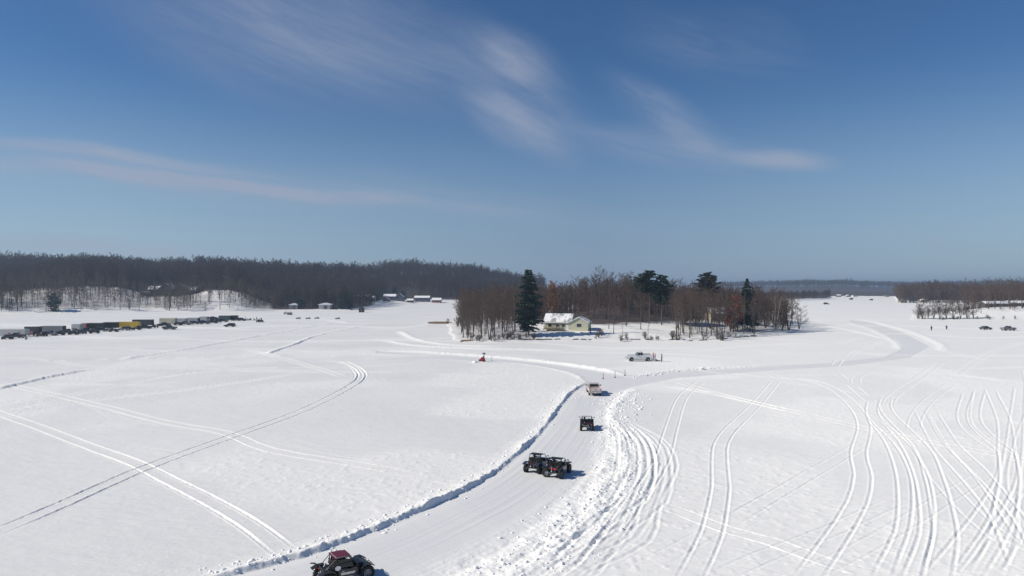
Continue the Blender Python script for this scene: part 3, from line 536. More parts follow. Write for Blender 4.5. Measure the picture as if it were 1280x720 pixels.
# left shore: trees one can tell apart on the snow slope
SL = 'leafless tree with a clear trunk on the snowy slope across the lake'
def slope_cond(lo, hi): return lambda x, y, c, D: lo < land(np.array([x]), np.array([y]))[0][0] < hi
k = wood(58, 12, 345, 448, 545, .62, .98, BARE + SLIM, 4.5, SL, 'bare trees on the far snowy slope', cond=slope_cond(.8, 15))
k = wood(14, 345, 452, 505, 540, .8, 1.0, BARE, 5, 'leafless tree at the dark shoreline left of the far houses', 'bare trees on the far wooded shoreline', cond=slope_cond(.3, 9))
k = wood(10, 470, 570, 700, 760, .8, 1.1, SLIM + BARE[4:], 7, 'leafless tree behind the row of far lakeside houses', 'bare trees round the far houses', cond=slope_cond(.3, 25))
for c, top, D, rad, lab in [(67, 366, 452, 3.6, 'small round dark evergreen alone on the shaded far left slope'), (436, 360, 512, 4, 'dark evergreen at the shoreline tip left of the far houses'), (428, 366, 508, 4, 'lower dark evergreen beside the shoreline tip'), (375, 372, 506, 3.6, 'dark evergreen low on the far wooded shoreline'), (408, 364, 515, 4.2, 'broad dark evergreen midway along the far shoreline'),
                            (493, 358, 745, 4, 'dark evergreen above the far snow-roofed lodge'), (504, 362, 720, 3.6, 'dark evergreen close behind the far snow-roofed lodge'), (470, 364, 680, 5, 'dark evergreen left of the far snow-roofed lodge'), (8, 348, 560, 4.5, 'dark evergreen at the far left edge of the woodland')]:
    ever(c, top, 0, rad, lab, prof='pine' if c in (67, 375, 470) else 'tall', D=D, seed=int(c), base=.05, dens=1.7, leafs=1.1, name='evergreen_tree', step=1.0)
# right peninsula
inpen = lambda x, y, c, D: polydist(np.array([x]), np.array([y]), PEN)[0] > 3
RL = 'leafless tree on the low snowy shore at the right'
k = wood(12, 1205, 1295, 372, 420, .9, 1.12, BARE, 6, RL, 'bare trees on the right shore', cond=inpen)
k = wood(16, 1228, 1310, 420, 500, .85, 1.1, BARE, 6, RL, 'bare trees on the right shore', cond=inpen)
k = wood(9, 1180, 1232, 385, 455, .45, .7, BARE, 5, RL, 'bare trees on the right shore', cond=inpen)
for c, s in [(1147, .66), (1153, .74), (1160, .66), (1167, .74), (1175, .78), (1183, .72), (1192, .84), (1201, .78), (1209, .86), (1217, .8)]:
    x, y = base_on(c, 398.5); (ROUND + [BARE[0]])[int(c) % 2].place('bare_tree', 'low round leafless tree at the left tip of the right shore', 'tree', x, y, sc=s, group='low round trees at the tip of the right shore')
for i in range(16):
    x, y = base_on(R.uniform(1142, 1275), R.uniform(397.5, 399.5)); BUSH[i % 3].place('bush', 'low leafless brush at the water edge of the right shore', 'bush', x, y, sc=R.uniform(.4, .8), group='brush along the right shore')
# far-off woods, each read as one mass
def woods(name, label, n, c0, c1, dfun, sc0, sc1, protos, cond=None, m='fartwig'):
    VS = []; TS = []; b = 0; cs = rng.uniform(c0, c1, n); lo, hi = dfun(cs); Ds = lo + (hi - lo) * rng.random(n); X = (cs - 640) / F * Ds; Z = land(X, Ds)[0]
    for x, y, z, c in zip(X, Ds, Z, cs):
        if cond and not cond(x, y, z, c): continue
        v, t = protos[rng.integers(len(protos))]; a = rng.uniform(0, 6.28); s = rng.uniform(sc0, sc1) * (1 + .55 * float(fbm(np.array([x]), np.array([y]), .022, 2, 88)[0])); ca, sa = math.cos(a) * s, math.sin(a) * s
        VS.append(np.stack([v[:, 0] * ca - v[:, 1] * sa + x, v[:, 0] * sa + v[:, 1] * ca + y, v[:, 2] * s + z], -1)); TS.append(t + b); b += len(v)
    me = raw_mesh(name, np.vstack(VS), np.zeros((0, 4)), m, np.vstack(TS)); print(name, len(VS), b)
    link(name, me, kind='stuff', label=label, category='woodland')
def lowtree(seed, h, n1, n2, n3, tw, spread=.3, c0=.3):
    tk, cr = bare_tree(seed, h, spread, 1, n1, n2, n3, .2 if h > 10 else .08, c0, tw=tw); v = np.array(tk.v + cr.v); T = []
    for f in tk.f + [tuple(i + len(tk.v) for i in g) for g in cr.f]:
        T.append(f[:3]);
        if len(f) == 4: T.append((f[0], f[2], f[3]))
    return v, np.array(T)
LOW = [lowtree(200 + i, 17, 12, 5, 4, .09, .30) for i in range(5)]; LOWB = [lowtree(240 + i, 15, 13, 5, 4, .08, .26) for i in range(3)]
LOWS = [lowtree(260 + i, 8, 12, 5, 4, .06, .42, .04) for i in range(3)]
LOW2 = [lowtree(220 + i, 17, 9, 4, 3, .2, .36) for i in range(3)]
g = lambda k: (lambda c: np.interp(c, SH[:, 0], SH[:, k]))
gs, gc, gr = g(1), g(2), g(4)
woods('far_left_woodland', 'dense leafless woodland covering the hills across the lake at the left', 1500, -60, 345, lambda c: (gs(c) + gc(c) - 4, gs(c) + gc(c) + 150), .85, 1.15, LOW, cond=lambda x, y, z, c: not (180 < c < 243 and y < 580))
woods('far_left_hilltop_woodland', 'leafless woodland along the ridge top behind the left slope', 1100, -60, 345, lambda c: (gs(c) + gc(c) + 140, gs(c) + gr(c) + 60), .8, 1.2, LOW2)
woods('far_middle_woodland', 'leafless woodland rising behind the far lakeside houses', 1500, 340, 660, lambda c: (np.where(c < 470, gs(c) + 14, gs(c) + 95), gs(c) + 230), .85, 1.15, LOW, cond=lambda x, y, z, c: not (484 < c < 522 and y < 830 and rng.random() < .8))
woods('far_middle_hilltop_woodland', 'leafless woodland on the ridge behind the far middle shore', 1100, 340, 680, lambda c: (gs(c) + 220, gs(c) + gr(c) + 60), .8, 1.2, LOW2)
woods('far_point_woodland', 'hazy leafless woodland on the far shore right of the wooded point', 420, 900, 1037, lambda c: (gs(c) + 6, gs(c) + 90), .42, .62, LOW2)
woods('far_right_woodland', 'hazy leafless woodland on the far shore at the right', 1000, 1118, 1320, lambda c: (gs(c) + 5, gs(c) + 150), .7, 1.0, LOW2, m='twig')
woods('point_woodland', 'closely packed bare trees filling the back of the wooded point', 1000, 576, 985, lambda c: (np.where(c > 940, 290, 296) + 0 * c, 415 + 0 * c), .52, .86, LOW + LOWB, cond=lambda x, y, z, c: polydist(np.array([x]), np.array([y]), ISL)[0] > 3, m='twig')
woods('left_shore_woodland', 'leafless woodland at the far left edge casting shade over the slope', 420, -260, 2, lambda c: (gs(c) + 6, gs(c) + 120), .85, 1.15, LOW)
woods('distant_hills_woodland', 'blue-grey woodland on the most distant hills', 3200, 900, 1330, lambda c: (2150 + 0 * c, 3000 + 0 * c), 1.0, 1.4, LOW2)

woods('point_undergrowth', 'tangled bare undergrowth between the trunks of the wooded point', 760, 570, 985, lambda c: (np.where(c > 850, 238, np.where(c < 655, 248, 283)) + 0 * c, 400 + 0 * c), .35, .95, LOWS, cond=lambda x, y, z, c: polydist(np.array([x]), np.array([y]), ISL)[0] > 5 and not (655 < c < 850 and y < 276), m='twig')
woods('slope_undergrowth', 'bare saplings and brush scattered over the far snowy slope', 200, -10, 345, lambda c: (gs(c) + 1, gs(c) + gc(c)), .3, .9, LOWS, m='twig')
woods('right_shore_undergrowth', 'bare brush between the trees of the right shore', 130, 1143, 1310, lambda c: (368 + 0 * c, np.where(c > 1215, 480, 420) + 0 * c), .3, .7, LOWS, cond=lambda x, y, z, c: polydist(np.array([x]), np.array([y]), PEN)[0] > 2, m='twig')

LOWH = [lowtree(280 + i, 15, 11, 5, 5, .07, .27, .42) for i in range(4)]
woods('slope_woodland', 'thin straggling woodland over the far snowy slope, its shadows across the snow', 340, -30, 345, lambda c: (gs(c) + 3, gs(c) + gc(c)), .6, 1.05, LOWH, cond=lambda x, y, z, c: not (195 < c < 232 and y > 505) and not (242 < c < 296 and rng.random() < .55), m='twig')

woods('right_shore_woodland', 'leafless woodland behind the cabins of the right shore', 260, 1205, 1330, lambda c: (np.interp(c, [1205, 1235], [455, 448]), 545 + 0 * c), .62, .98, LOW, m='twig', cond=lambda x, y, z, c: rng.random() < (c - 1190) / 60)
# ------------------------------------------------------------------ people
def person_body(name, J, parent=None, m='cloth_black'):
    """one continuous skinned surface; J: joint -> (position, radius)"""
    E = [('pelvis', 'belly'), ('belly', 'chest'), ('chest', 'neck'), ('neck', 'headlow'), ('headlow', 'head'), ('head', 'crown')]
    for s in 'lr': E += [('chest', 'sh' + s), ('sh' + s, 'el' + s), ('el' + s, 'wr' + s), ('wr' + s, 'pa' + s), ('pelvis', 'hip' + s), ('hip' + s, 'kn' + s), ('kn' + s, 'an' + s), ('an' + s, 'to' + s)]
    V = dict(J)
    for s, sg in (('l', 1), ('r', -1)):
        w, p = Vector(V['wr' + s][0]), Vector(V['pa' + s][0]); d = (p - w).normalized(); sd = d.cross(Vector((1, 0, .2))).normalized() * sg
        for k in range(4):
            o = (k - 1.5) * .021; b = p + d * .01 + sd * o; L = (.062, .075, .07, .055)[k]
            V[f'f{s}{k}a'] = (b + d * L * .5, .009); V[f'f{s}{k}b'] = (b + d * L + Vector((.012, 0, -.006)), .008); E += [('pa' + s, f'f{s}{k}a'), (f'f{s}{k}a', f'f{s}{k}b')]
        V[f't{s}'] = (w + d * .05 + sd * .05, .01); E.append(('wr' + s, f't{s}'))
    names = list(V); me = bpy.data.meshes.new(name); me.from_pydata([tuple(V[n][0]) for n in names], [(names.index(a), names.index(b)) for a, b in E], [])
    o = bpy.data.objects.new('tmp', me); COL.objects.link(o); sk = o.modifiers.new('s', 'SKIN'); sk.use_smooth_shade = True; o.modifiers.new('d', 'SUBSURF').levels = 1
    for i, n in enumerate(names):
        v = me.skin_vertices[0].data[i]; r = V[n][1]; v.radius = (r, r) if not isinstance(r, tuple) else r; v.use_root = n == 'pelvis'
    dg = bpy.context.evaluated_depsgraph_get(); out = bpy.data.meshes.new_from_object(o.evaluated_get(dg)); bpy.data.objects.remove(o); bpy.data.meshes.remove(me)
    out.name = name; out.materials.clear(); out.materials.append(M[m]); return out
STAND = dict(pelvis=((0, 0, .95), .15), belly=((0, 0, 1.12), .145), chest=((0, 0, 1.36), .165), neck=((.01, 0, 1.5), .07), headlow=((.03, 0, 1.6), .085), head=((.02, 0, 1.69), .105), crown=((0, 0, 1.77), .06),
             shl=((0, .2, 1.42), .085), ell=((-.03, .27, 1.15), .062), wrl=((.05, .27, .93), .042), pal=((.07, .27, .86), .04), shr=((0, -.2, 1.42), .085), elr=((-.03, -.27, 1.15), .062), wrr=((.05, -.27, .93), .042), par=((.07, -.27, .86), .04),
             hipl=((0, .1, .86), .115), knl=((.02, .12, .48), .08), anl=((-.02, .13, .08), .055), tol=((.14, .14, .05), .05), hipr=((0, -.1, .86), .115), knr=((.05, -.11, .48), .08), anr=((.02, -.12, .08), .055), tor=((.18, -.13, .05), .05))
def sit(): 
    J = dict(STAND); J.update(pelvis=((-.05, 0, .12), .16), belly=((-.1, 0, .3), .15), chest=((-.14, 0, .52), .17), neck=((-.12, 0, .68), .075), headlow=((-.1, 0, .76), .085), head=((-.1, 0, .84), .1), crown=((-.11, 0, .92), .06),
        shl=((-.12, .2, .58), .085), ell=((.05, .25, .36), .062), wrl=((.3, .16, .42), .042), pal=((.36, .14, .44), .04), shr=((-.12, -.2, .58), .085), elr=((.05, -.25, .36), .062), wrr=((.3, -.16, .42), .042), par=((.36, -.14, .44), .04),
        hipl=((.04, .1, .1), .12), knl=((.45, .13, .22), .085), anl=((.72, .13, -.12), .055), tol=((.84, .13, -.06), .045), hipr=((.04, -.1, .1), .12), knr=((.45, -.13, .22), .085), anr=((.72, -.13, -.12), .055), tor=((.84, -.13, -.06), .045)); return J
def person(label, x, y, rz, z=None, m='cloth_black', tm='trouser', hat='cloth_black', pose=STAND, sc=1.0, group=None):
    z = hz(x, y) if z is None else z; key = (m, id(pose))
    o = link('person', person_body('person', pose, m=m)); o.location = (x, y, z); o.rotation_euler = (0, 0, rz); o.scale = (sc,) * 3; tag(o, label, 'person', group)
    hx = pose['head'][0]; tk = MB(); face = MB()
    face.ball((hx[0] + .045, 0, hx[2] - .02), .085, (.85, .85, 1.05), 0, 12, 9); face.ball((hx[0] + .13, 0, hx[2] - .025), .018, (1, .8, 1.2)); face.build('face', 'skin', o, True)
    ey = MB()
    for s in (-1, 1): ey.ball((hx[0] + .12, s * .032, hx[2] + .005), .011)
    ey.tube([(hx[0] + .118, -.025, hx[2] - .06), (hx[0] + .124, 0, hx[2] - .063), (hx[0] + .118, .025, hx[2] - .06)], .005, 5).build('eyes_and_mouth', 'black', o)
    MB().ball((hx[0] - .01, 0, hx[2] + .045), .122, (1, .95, .8), 0, 12, 8).build('hat', hat, o, True)
    tr = MB()
    for s in 'lr':
        h, k, a = pose['hip' + s][0], pose['kn' + s][0], pose['an' + s][0]; tr.tube([h, k, a], [.135, .1, .085], 10)
    tr.build('trousers', tm, o, True); return o
# ------------------------------------------------------------------ wheels and vehicles
def wheel(parent, x, y, r, w, rim='dark', name='wheel', lugs=True, rimr=.55):
    t = MB(); h = w / 2; t.lathe([(r * rimr, -h * .8), (r * .82, -h), (r * .97, -h * .75), (r, -h * .4), (r, h * .4), (r * .97, h * .75), (r * .82, h), (r * rimr, h * .8), (r * rimr, -h * .8)], (0, 0, 0), 'Y', 28)
    if lugs:
        for k in range(20):
            a = 2 * PI * k / 20
            for s in (-1, 1): t.box((math.cos(a + s * .08) * r * 1.0, s * h * .52, math.sin(a + s * .08) * r * 1.0), (.05, h * .75, .05), ry=-a)
    o = t.build('wheel', 'tyre', parent); o.location = (x, y, r)
    q = MB(); sg = 1 if y > 0 else -1
    q.lathe([(r * rimr, -h * .7), (r * rimr, h * .7), (r * rimr * .92, h * .7), (r * rimr * .9, -h * .7), (r * rimr, -h * .7)], (0, 0, 0), 'Y', 20); q.lathe([(.001, sg * h * .45), (r * .16, sg * h * .45), (r * .18, sg * h * .2), (.001, sg * h * .1)], (0, 0, 0), 'Y', 12)
    for k in range(6):
        a = PI * k / 3; q.box((math.cos(a) * r * rimr * .52, sg * h * .35, math.sin(a) * r * rimr * .52), (r * rimr * .85, .03, .06), ry=-a)
    q.build('rim', rim, o); return o
def utv(label, x, y, hd, body='dark', roof=None, roofm='black', rear='lens_red', accents='metal', group='off-road buggies driving the ploughed lane', mirrors=True, plate=False, seatm='black', springs='metal', wr=.375):
    t = thing('off_road_buggy', label, 'off-road buggy', (x, y, hz_lane(x, y)), hd, group); P = lambda mb, n, m, s=False: mb.build(n, m, t, s)
    W2 = .66
    P(MB().prism([(-1.15, .38), (1.1, .36), (1.28, .5), (1.2, .62), (-1.0, .62), (-1.2, .5)], -.46, .46), 'chassis', 'black')
    P(MB().prism([(.52, .66), (1.42, .58), (1.5, .72), (1.35, .9), (.95, 1.02), (.55, 1.06)], -.48, .48, lambda x, z: .10 * (x > 1.2)), 'hood', body)
    g = P(MB().box((1.46, 0, .66), (.06, .6, .18), bev=.02), 'grille', 'black')
    for s in (-1, 1):
        P(MB().box((1.44, s * .34, .8), (.08, .2, .08), ry=.3, bev=.02), 'headlight', 'lens_clear')
        f = MB().prism([(.72, .8), (.95, .98), (1.3, .98), (1.58, .8), (1.6, .74), (1.3, .9), (.95, .9), (.76, .74)], s * .5 if s > 0 else -.82, .82 if s > 0 else -.5); P(f, 'fender', body)
        f = MB().prism([(-1.72, .86), (-1.4, 1.0), (-1.0, 1.0), (-.72, .84), (-.74, .78), (-1.0, .92), (-1.4, .92), (-1.7, .8)], s * .48 if s > 0 else -.80, .80 if s > 0 else -.48); P(f, 'fender', body)
        d = MB().prism([(-.52, .5), (.5, .48), (.62, .78), (.5, .93), (.1, .86), (-.35, .95), (-.6, 1.0)], s * .62 if s > 0 else -.68, .68 if s > 0 else -.62)
        do = P(d, 'door', body); MB().box((-.3, s * .69, .8), (.14, .03, .04)).build('handle', accents, do)
        MB().prism([(-.4, .6), (.35, .58), (.45, .7), (-.45, .74)], s * .682 if s > 0 else -.69, .69 if s > 0 else -.682).build('stripe', accents, do)
        st = MB().box((-.22, s * .28, .66), (.46, .46, .12), bev=.05).box((-.46, s * .28, .98), (.14, .44, .62), ry=-.2, bev=.05).box((-.53, s * .28, 1.34), (.1, .26, .16), bev=.04); P(st, 'seat', seatm)
    P(MB().box((-1.0, 0, .84), (.62, .92, .22), bev=.03), 'cargo_bed', 'black')
    P(MB().box((-1.32, 0, .98), (.05, .86, .12), bev=.02).box((-.72, 0, 1.02), (.05, .86, .16), bev=.02), 'bed_rail', 'black')
    P(MB().box((-.70, 0, 1.16), (.04, 1.16, .46), ry=-.08, bev=.01), 'rear_panel', 'black')
    cage = MB(); T_ = .03
    for s in (-1, 1):
        cage.tube([(.66, s * W2, .92), (.22, s * .56, 1.66), (-.05, s * .54, 1.74), (-.62, s * .54, 1.74)], T_, 7).tube([(-.62, s * .54, 1.74), (-.70, s * W2, .95)], T_, 7).tube([(-.62, s * .54, 1.72), (-1.28, s * .42, .98)], T_ * .8, 7).tube([(.4, s * .62, 1.36), (-.68, s * .6, 1.28)], T_ * .7, 6)
    for xx, zz, yy in ((.22, 1.66, .56), (-.62, 1.74, .54), (-.69, 1.2, .6), (.66, .95, .62)): cage.tube([(xx, -yy, zz), (xx, yy, zz)], T_ * .9, 7)
    cage.tube([(-.64, -.54, 1.66), (-.7, .6, 1.0)], T_ * .7, 6); P(cage, 'roll_cage', 'black')
    if roof:
        P(MB().prism([(.26, 1.70), (-.05, 1.785), (-.66, 1.79), (-.74, 1.75), (-.05, 1.745), (.26, 1.66)], -.60, .60, lambda x, z: .04), 'roof', roofm)
    P(MB().tube([(.38, .3, 1.02), (.2, .3, 1.1)], .02, 6).lathe([(.15, -.015), (.18, 0), (.15, .015), (.13, 0), (.15, -.015)], (.16, .3, 1.14), 'X2' if 0 else 'Y', 16), 'steering_wheel', 'black')
    if mirrors:
        for s in (-1, 1): P(MB().tube([(.28, s * .58, 1.42), (.3, s * .78, 1.46)], .015, 5).box((.3, s * .86, 1.47), (.05, .18, .12), bev=.02), 'mirror', 'black')
    for s in (-1, 1):
        P(MB().box((-1.35, s * .36, .86), (.05, .18, .07), bev=.015), 'tail_light', rear)
        P(MB().tube([(-.95, s * .28, .98), (-1.2, s * .56, .42)], .045, 8), 'shock_absorber', springs)
        P(MB().tube([(.85, s * .3, .92), (1.12, s * .55, .42)], .045, 8), 'shock_absorber', springs)
        P(MB().tube([(-.9, s * .2, .42), (-1.16, s * .6, .36)], .035, 6).tube([(-.3, s * .42, .4), (-1.1, s * .58, .36)], .035, 6), 'trailing_arm', 'black')
        P(MB().tube([(1.2, s * .2, .42), (1.15, s * .6, .36)], .03, 6).tube([(.95, s * .2, .42), (1.13, s * .6, .36)], .03, 6), 'control_arm', 'black')
    P(MB().tube([(-1.28, -.12, .72), (-1.5, -.3, .48), (-1.5, .3, .48), (-1.28, .12, .72)], .028, 6), 'rear_bumper', accents)
    P(MB().tube([(1.45, -.3, .5), (1.62, -.26, .74), (1.62, .26, .74), (1.45, .3, .5)], .028, 6), 'front_bumper', 'black')
    P(MB().tube([(-1.05, 0, .58), (-1.3, .1, .6), (-1.42, .12, .64)], .06, 8), 'exhaust', 'metal')
    P(MB().box((-1.0, 0, .66), (.4, .42, .3), bev=.04), 'engine', 'black')
    for sx in (1.15, -1.15):
        for s in (-1, 1): wheel(t, sx, s * .68, wr, .29, 'dark' if accents != 'metal' else 'grey')
    if plate: P(MB().lathe([(.001, 0), (.15, 0), (.165, -.01), (.17, -.02), (.001, -.02)], (-.62, -.72, 1.1), 'Y', 24), 'number_disc', 'white'); P(MB().box((-.62, -.728, 1.12), (.14, .008, .05)).box((-.60, -.728, 1.05), (.09, .008, .045)), 'disc_marking', 'navy')
    return t
def hz_lane(x, y):
    ri = np.searchsorted(R_, math.hypot(x, y)); ti = np.searchsorted(TH[:len(fine)], math.atan2(x, y)); return float(np.median(GZ[max(ri - 4, 0):ri + 5, max(ti - 5, 0):ti + 6]))
def driver(label, t, side=.28, m='cloth_black'):
    mm = Matrix.Rotation(t.rotation_euler.z, 4, 'Z'); p = Vector(t.location) + mm @ Vector((-.12, side, .50))
    o = link('person', SITB[m]); o.location = p; o.rotation_euler = t.rotation_euler; tag(o, label, 'person', 'drivers of the buggies')
    h = MB().ball((-.1, 0, .86), .145, (1.05, .95, 1), 0, 14, 10).build('helmet', 'helmet', o, True); MB().ball((-.02, 0, .85), .10, (1, 1, .55), 0, 10, 7).build('visor', 'glass', h, True)
SP = sit(); SITB = {k: person_body('person', SP, m=k) for k in ('cloth_black', 'navy')}
A = math.radians
b1 = utv('dark red roofed black buggy at the bottom of the picture, turning by the snow bank', -9.78, 40.95, A(34), 'dark', True, 'maroon', plate=True, mirrors=False, springs='metal', wr=.42)
for s in (-1, 1): MB().prism([(-.6, 1.0), (.38, .95), (.2, 1.56), (-.55, 1.64)], s * .585 if s > 0 else -.60, .60 if s > 0 else -.585).build('side_net', 'black', b1)
MB().box((.0, 0, 1.792), (.44, .9, .012)).build('roof_trim', 'maroon', b1)
MB().tube([(-.64, -.57, 1.80), (-.02, -.57, 1.80), (.24, -.57, 1.72)], .016, 5).tube([(-.64, -.57, 1.80), (-.64, .57, 1.80)], .016, 5).build('roof_edging', 'silver', b1)
MB().tube([(-1.2, .5, 1.0), (-1.4, .7, 1.05), (-1.6, .9, 1.06)], .035, 6).box((-1.55, .85, 1.08), (.3, .12, .07), rz=-.6, bev=.02).build('flag_bracket', 'black', b1)
for s in (-1, 1): MB().tube([(-1.3, s * .12, .62), (-.98, s * .34, 1.18)], .034, 6).build('rear_brace', 'silver', b1)
b2 = utv('left buggy of the close pair, dark blue with a flat open roof', 2.45, 65.6, A(62), 'navy', True, 'black', accents='grey')
b3 = utv('right buggy of the close pair, red and white badge and lamp between its rear springs', 4.17, 63.95, A(67), 'dark', True, 'black', rear='lens_red', springs='silver')
MB().lathe([(.001, 0), (.13, 0), (.14, .02), (.001, .02)], (0, 0, 0), 'Y', 18).build('rear_badge', 'white', b3).location = (-1.40, .08, .90); b3.children[-1].rotation_euler = (0, 0, PI / 2)
MB().box((-1.385, -.05, .84), (.03, .5, .12), bev=.01).build('rear_lamp', 'red', b3)
for s in (-1, 1): MB().box((.6 * s * 0 + .3, s * .58, 1.40), (.5, .02, .12)).build('side_net', 'black', b3)
b4 = utv('lone black buggy driving ahead of the pair, behind the pickup', 9.0, 84.6, A(84), 'dark', False, accents='silver')
MB().box((-1.38, .2, .62), (.04, .5, .10)).build('skid_plate', 'silver', b4)
driver('driver in a black helmet seated in the dark red roofed buggy', b1); driver('driver in a black helmet in the left buggy of the pair', b2, m='navy'); driver('driver in a black helmet in the right buggy of the pair', b3); driver('driver in a black helmet in the lone buggy behind the pickup', b4)

def pickup(label, x, y, hd, paint, L=5.6, group=None, crew=True, rack=False, z=None, sc=1.0, toolbed=False):
    t = thing('pickup_truck', label, 'pickup truck', (x, y, hz_lane(x, y) if z is None else z), hd, group); t.scale = (sc,) * 3; P = lambda mb, n, m, s=False: mb.build(n, m, t, s); w = .96; f = L / 2; wb = L * .31
    ins = lambda x, z: .05 * (z < .6) + .03 * (z > 1.0)
    def arch(cx, r=.46, n=7): return [(cx + r * math.cos(PI * k / (n - 1)), .44 + r * math.sin(PI * k / (n - 1))) for k in range(n)]
    prof = [(-f + .05, .5)] + arch(-wb)[::-1] + arch(wb)[::-1] + [(f - .05, .48), (f, .7), (f - .03, 1.10), (f - .25, 1.17), (.82, 1.21), (.8, 1.0), (-.75, 1.0), (-.75, .8), (-f, .8)]
    P(MB().prism(prof, -w, w, ins), 'body', paint)
    bed = MB()
    for s in (-1, 1): bed.box(((-.75 - f) / 2, s * (w - .05), .98), (f - .75, .09, .42), bev=.03)
    bed.box((-.80, 0, .98), (.06, 2 * w - .2, .42)); P(bed, 'bed_side', paint)
    P(MB().box((-f + .03, 0, .96), (.08, 2 * w - .22, .48), bev=.02), 'tailgate', paint); gate = t.children[-1]; MB().box((-f - .02, 0, 1.06), (.03, .26, .06)).build('handle', 'black', gate)
    MB().box((-f - .015, 0, .82), (.02, 1.1, .05)).build('gate_trim', 'silver', gate)
    x0 = -.7; cab = MB().prism([(x0, 1.0), (.86, 1.12), (.28, 1.70), (.0, 1.79), (-.5, 1.79), (x0 + .02, 1.72)], -.9, .9, lambda x, z: .16 * (z > 1.3)); P(cab, 'cab', paint)
    P(MB().prism([(.90, 1.16), (.36, 1.70), (.33, 1.66), (.84, 1.13)], -.74, .74, lambda x, z: .05 * (z > 1.4)), 'windscreen', 'glass')
    P(MB().box((x0 - .0, 0, 1.43), (.03, 1.3, .40), bev=.01), 'rear_window', 'glass')
    for s in (-1, 1):
        for a, b in ((-.02, .66), (-.62, -.1)):
            q = MB(); zt = lambda xx: min(1.68, 1.19 + (0.80 - xx) * 1.0); pts = [(a, 1.2), (b, 1.2), (min(b, .32), min(1.66, zt(min(b, .32)))), (a, 1.66)]
            pr = [(px_, s * (.905 - (.14 if pz > 1.4 else .03)), pz) for px_, pz in pts]; pr2 = [(a_, b_ + s * .02, c_) for a_, b_, c_ in pr]; q.add(pr + pr2, [(0, 1, 2, 3), (7, 6, 5, 4), (0, 1, 5, 4), (1, 2, 6, 5), (2, 3, 7, 6), (3, 0, 4, 7)]); P(q, 'window', 'glass')
        P(MB().box((.55, s * 1.14, 1.28), (.1, .22, .2), bev=.03).tube([(.6, s * .9, 1.2), (.56, s * 1.08, 1.24)], .025, 5), 'mirror', 'black')
        P(MB().box((-f - .005, s * .85, .98), (.06, .13, .34), bev=.02), 'tail_light', 'lens_red'); P(MB().box((f - .02, s * .72, .9), (.07, .32, .2), bev=.03), 'headlight', 'lens_clear')
        P(MB().box((.0, s * .985, .98), (.16, .02, .035)), 'door_handle', 'black')
    P(MB().box((f + .0, 0, .86), (.06, 1.0, .26), bev=.02), 'grille', 'black'); P(MB().box((f + .03, 0, .58), (.16, 1.86, .2), bev=.05), 'front_bumper', 'silver'); P(MB().box((-f - .06, 0, .58), (.14, 1.8, .18), bev=.04), 'rear_bumper', 'silver')
    P(MB().box((-f - .14, 0, .58), (.012, .32, .15)), 'number_plate', 'white')
    P(MB().box((0, 0, .42), (L * .8, 1.3, .22)), 'underbody', 'black')
    for sx in (wb, -wb):
        for s in (-1, 1): wheel(t, sx, s * .84, .40, .27, 'grey', lugs=False)
    if rack: P(MB().tube([(-.85, .8, 1.2), (-.85, .8, 1.42), (-2.4, .8, 1.42), (-2.4, .8, 1.2)], .03, 6).tube([(-.85, -.8, 1.2), (-.85, -.8, 1.42), (-2.4, -.8, 1.42), (-2.4, -.8, 1.2)], .03, 6).tube([(-.85, -.8, 1.42), (-.85, .8, 1.42)], .03, 6).tube([(-2.4, -.8, 1.42), (-2.4, .8, 1.42)], .03, 6), 'bed_rack', 'black')
    return t
p1 = pickup('rose-tan pickup seen from behind, driving ahead of the lone buggy', 13.02, 112.3, A(89), 'rose')
x, D = gp(799, 451.3); p2 = pickup('white pickup parked side-on beyond the three stakes', x, D, A(180), 'white', L=6.0, rack=True); p2.scale = (1, 1, 1.2)
x, D = gp(818, 451.5); sl_ = thing('ice_sled', 'low white sled with a black wheel behind the white pickup', 'sled', (x, D, 0), A(180)); MB().prism([(-.6, .14), (.6, .14), (.75, .4), (.6, .46), (-.6, .46)], -.4, .4).build('tub', 'white', sl_)
for s in (-1, 1): wheel(sl_, -.45, s * .46, .2, .14, 'grey', lugs=False)
MB().tube([(.6, 0, .3), (1.3, 0, .38)], .03, 6).build('tow_bar', 'black', sl_)
x, D = gp(817.2, 451); person('person in a dark red jacket standing behind the white pickup', x, D + .6, A(200), m='jacket_red', tm='trouser', sc=.98)
x, D = gp(820.2, 451.2); person('person in a pale pink jacket beside the one in dark red', x, D + 1.2, A(160), m='jacket_pink', tm='jacket_pink', hat='jacket_pink', sc=.92)
x, D = gp(827.2, 452.3); person('person in black standing alone right of the white pickup', x, D, A(170))
for c, pb, lab in [(754, 472.8, 'leftmost of the three thin red stakes on the lane, nearest the camera'), (768.8, 471.3, 'middle one of the three thin red stakes on the lane'), (781.2, 469.6, 'rightmost of the three thin red stakes, beside the bank corner')]:
    x, D = gp(c, pb); o = thing('lane_stake', lab, 'stake', (x, D, hz_lane(x, D)), 0, 'thin red stakes across the lane'); MB().tube([(0, 0, 0), (0, 0, 1.15)], [.06, .045], 6).build('pole', 'stake', o); MB().lathe([(.001, .0), (.2, .0), (.19, .05), (.06, .12), (.05, .25), (.001, .26)], (0, 0, 0), 'Z', 14).build('foot', 'black', o)
x, D = gp(605, 452); o = thing('signal_post', 'black post with a short crossbar head beside the red sled', 'post', (x, D, 0)); MB().tube([(0, 0, 0), (0, 0, 1.75)], [.13, .09], 8).build('pole', 'black', o); MB().box((0, 0, 1.78), (.95, .16, .14), bev=.04).ball((0, 0, 1.92), .17).build('crossbar', 'black', o); MB().box((0, 0, .12), (.6, .5, .24), bev=.05).build('base', 'black', o)
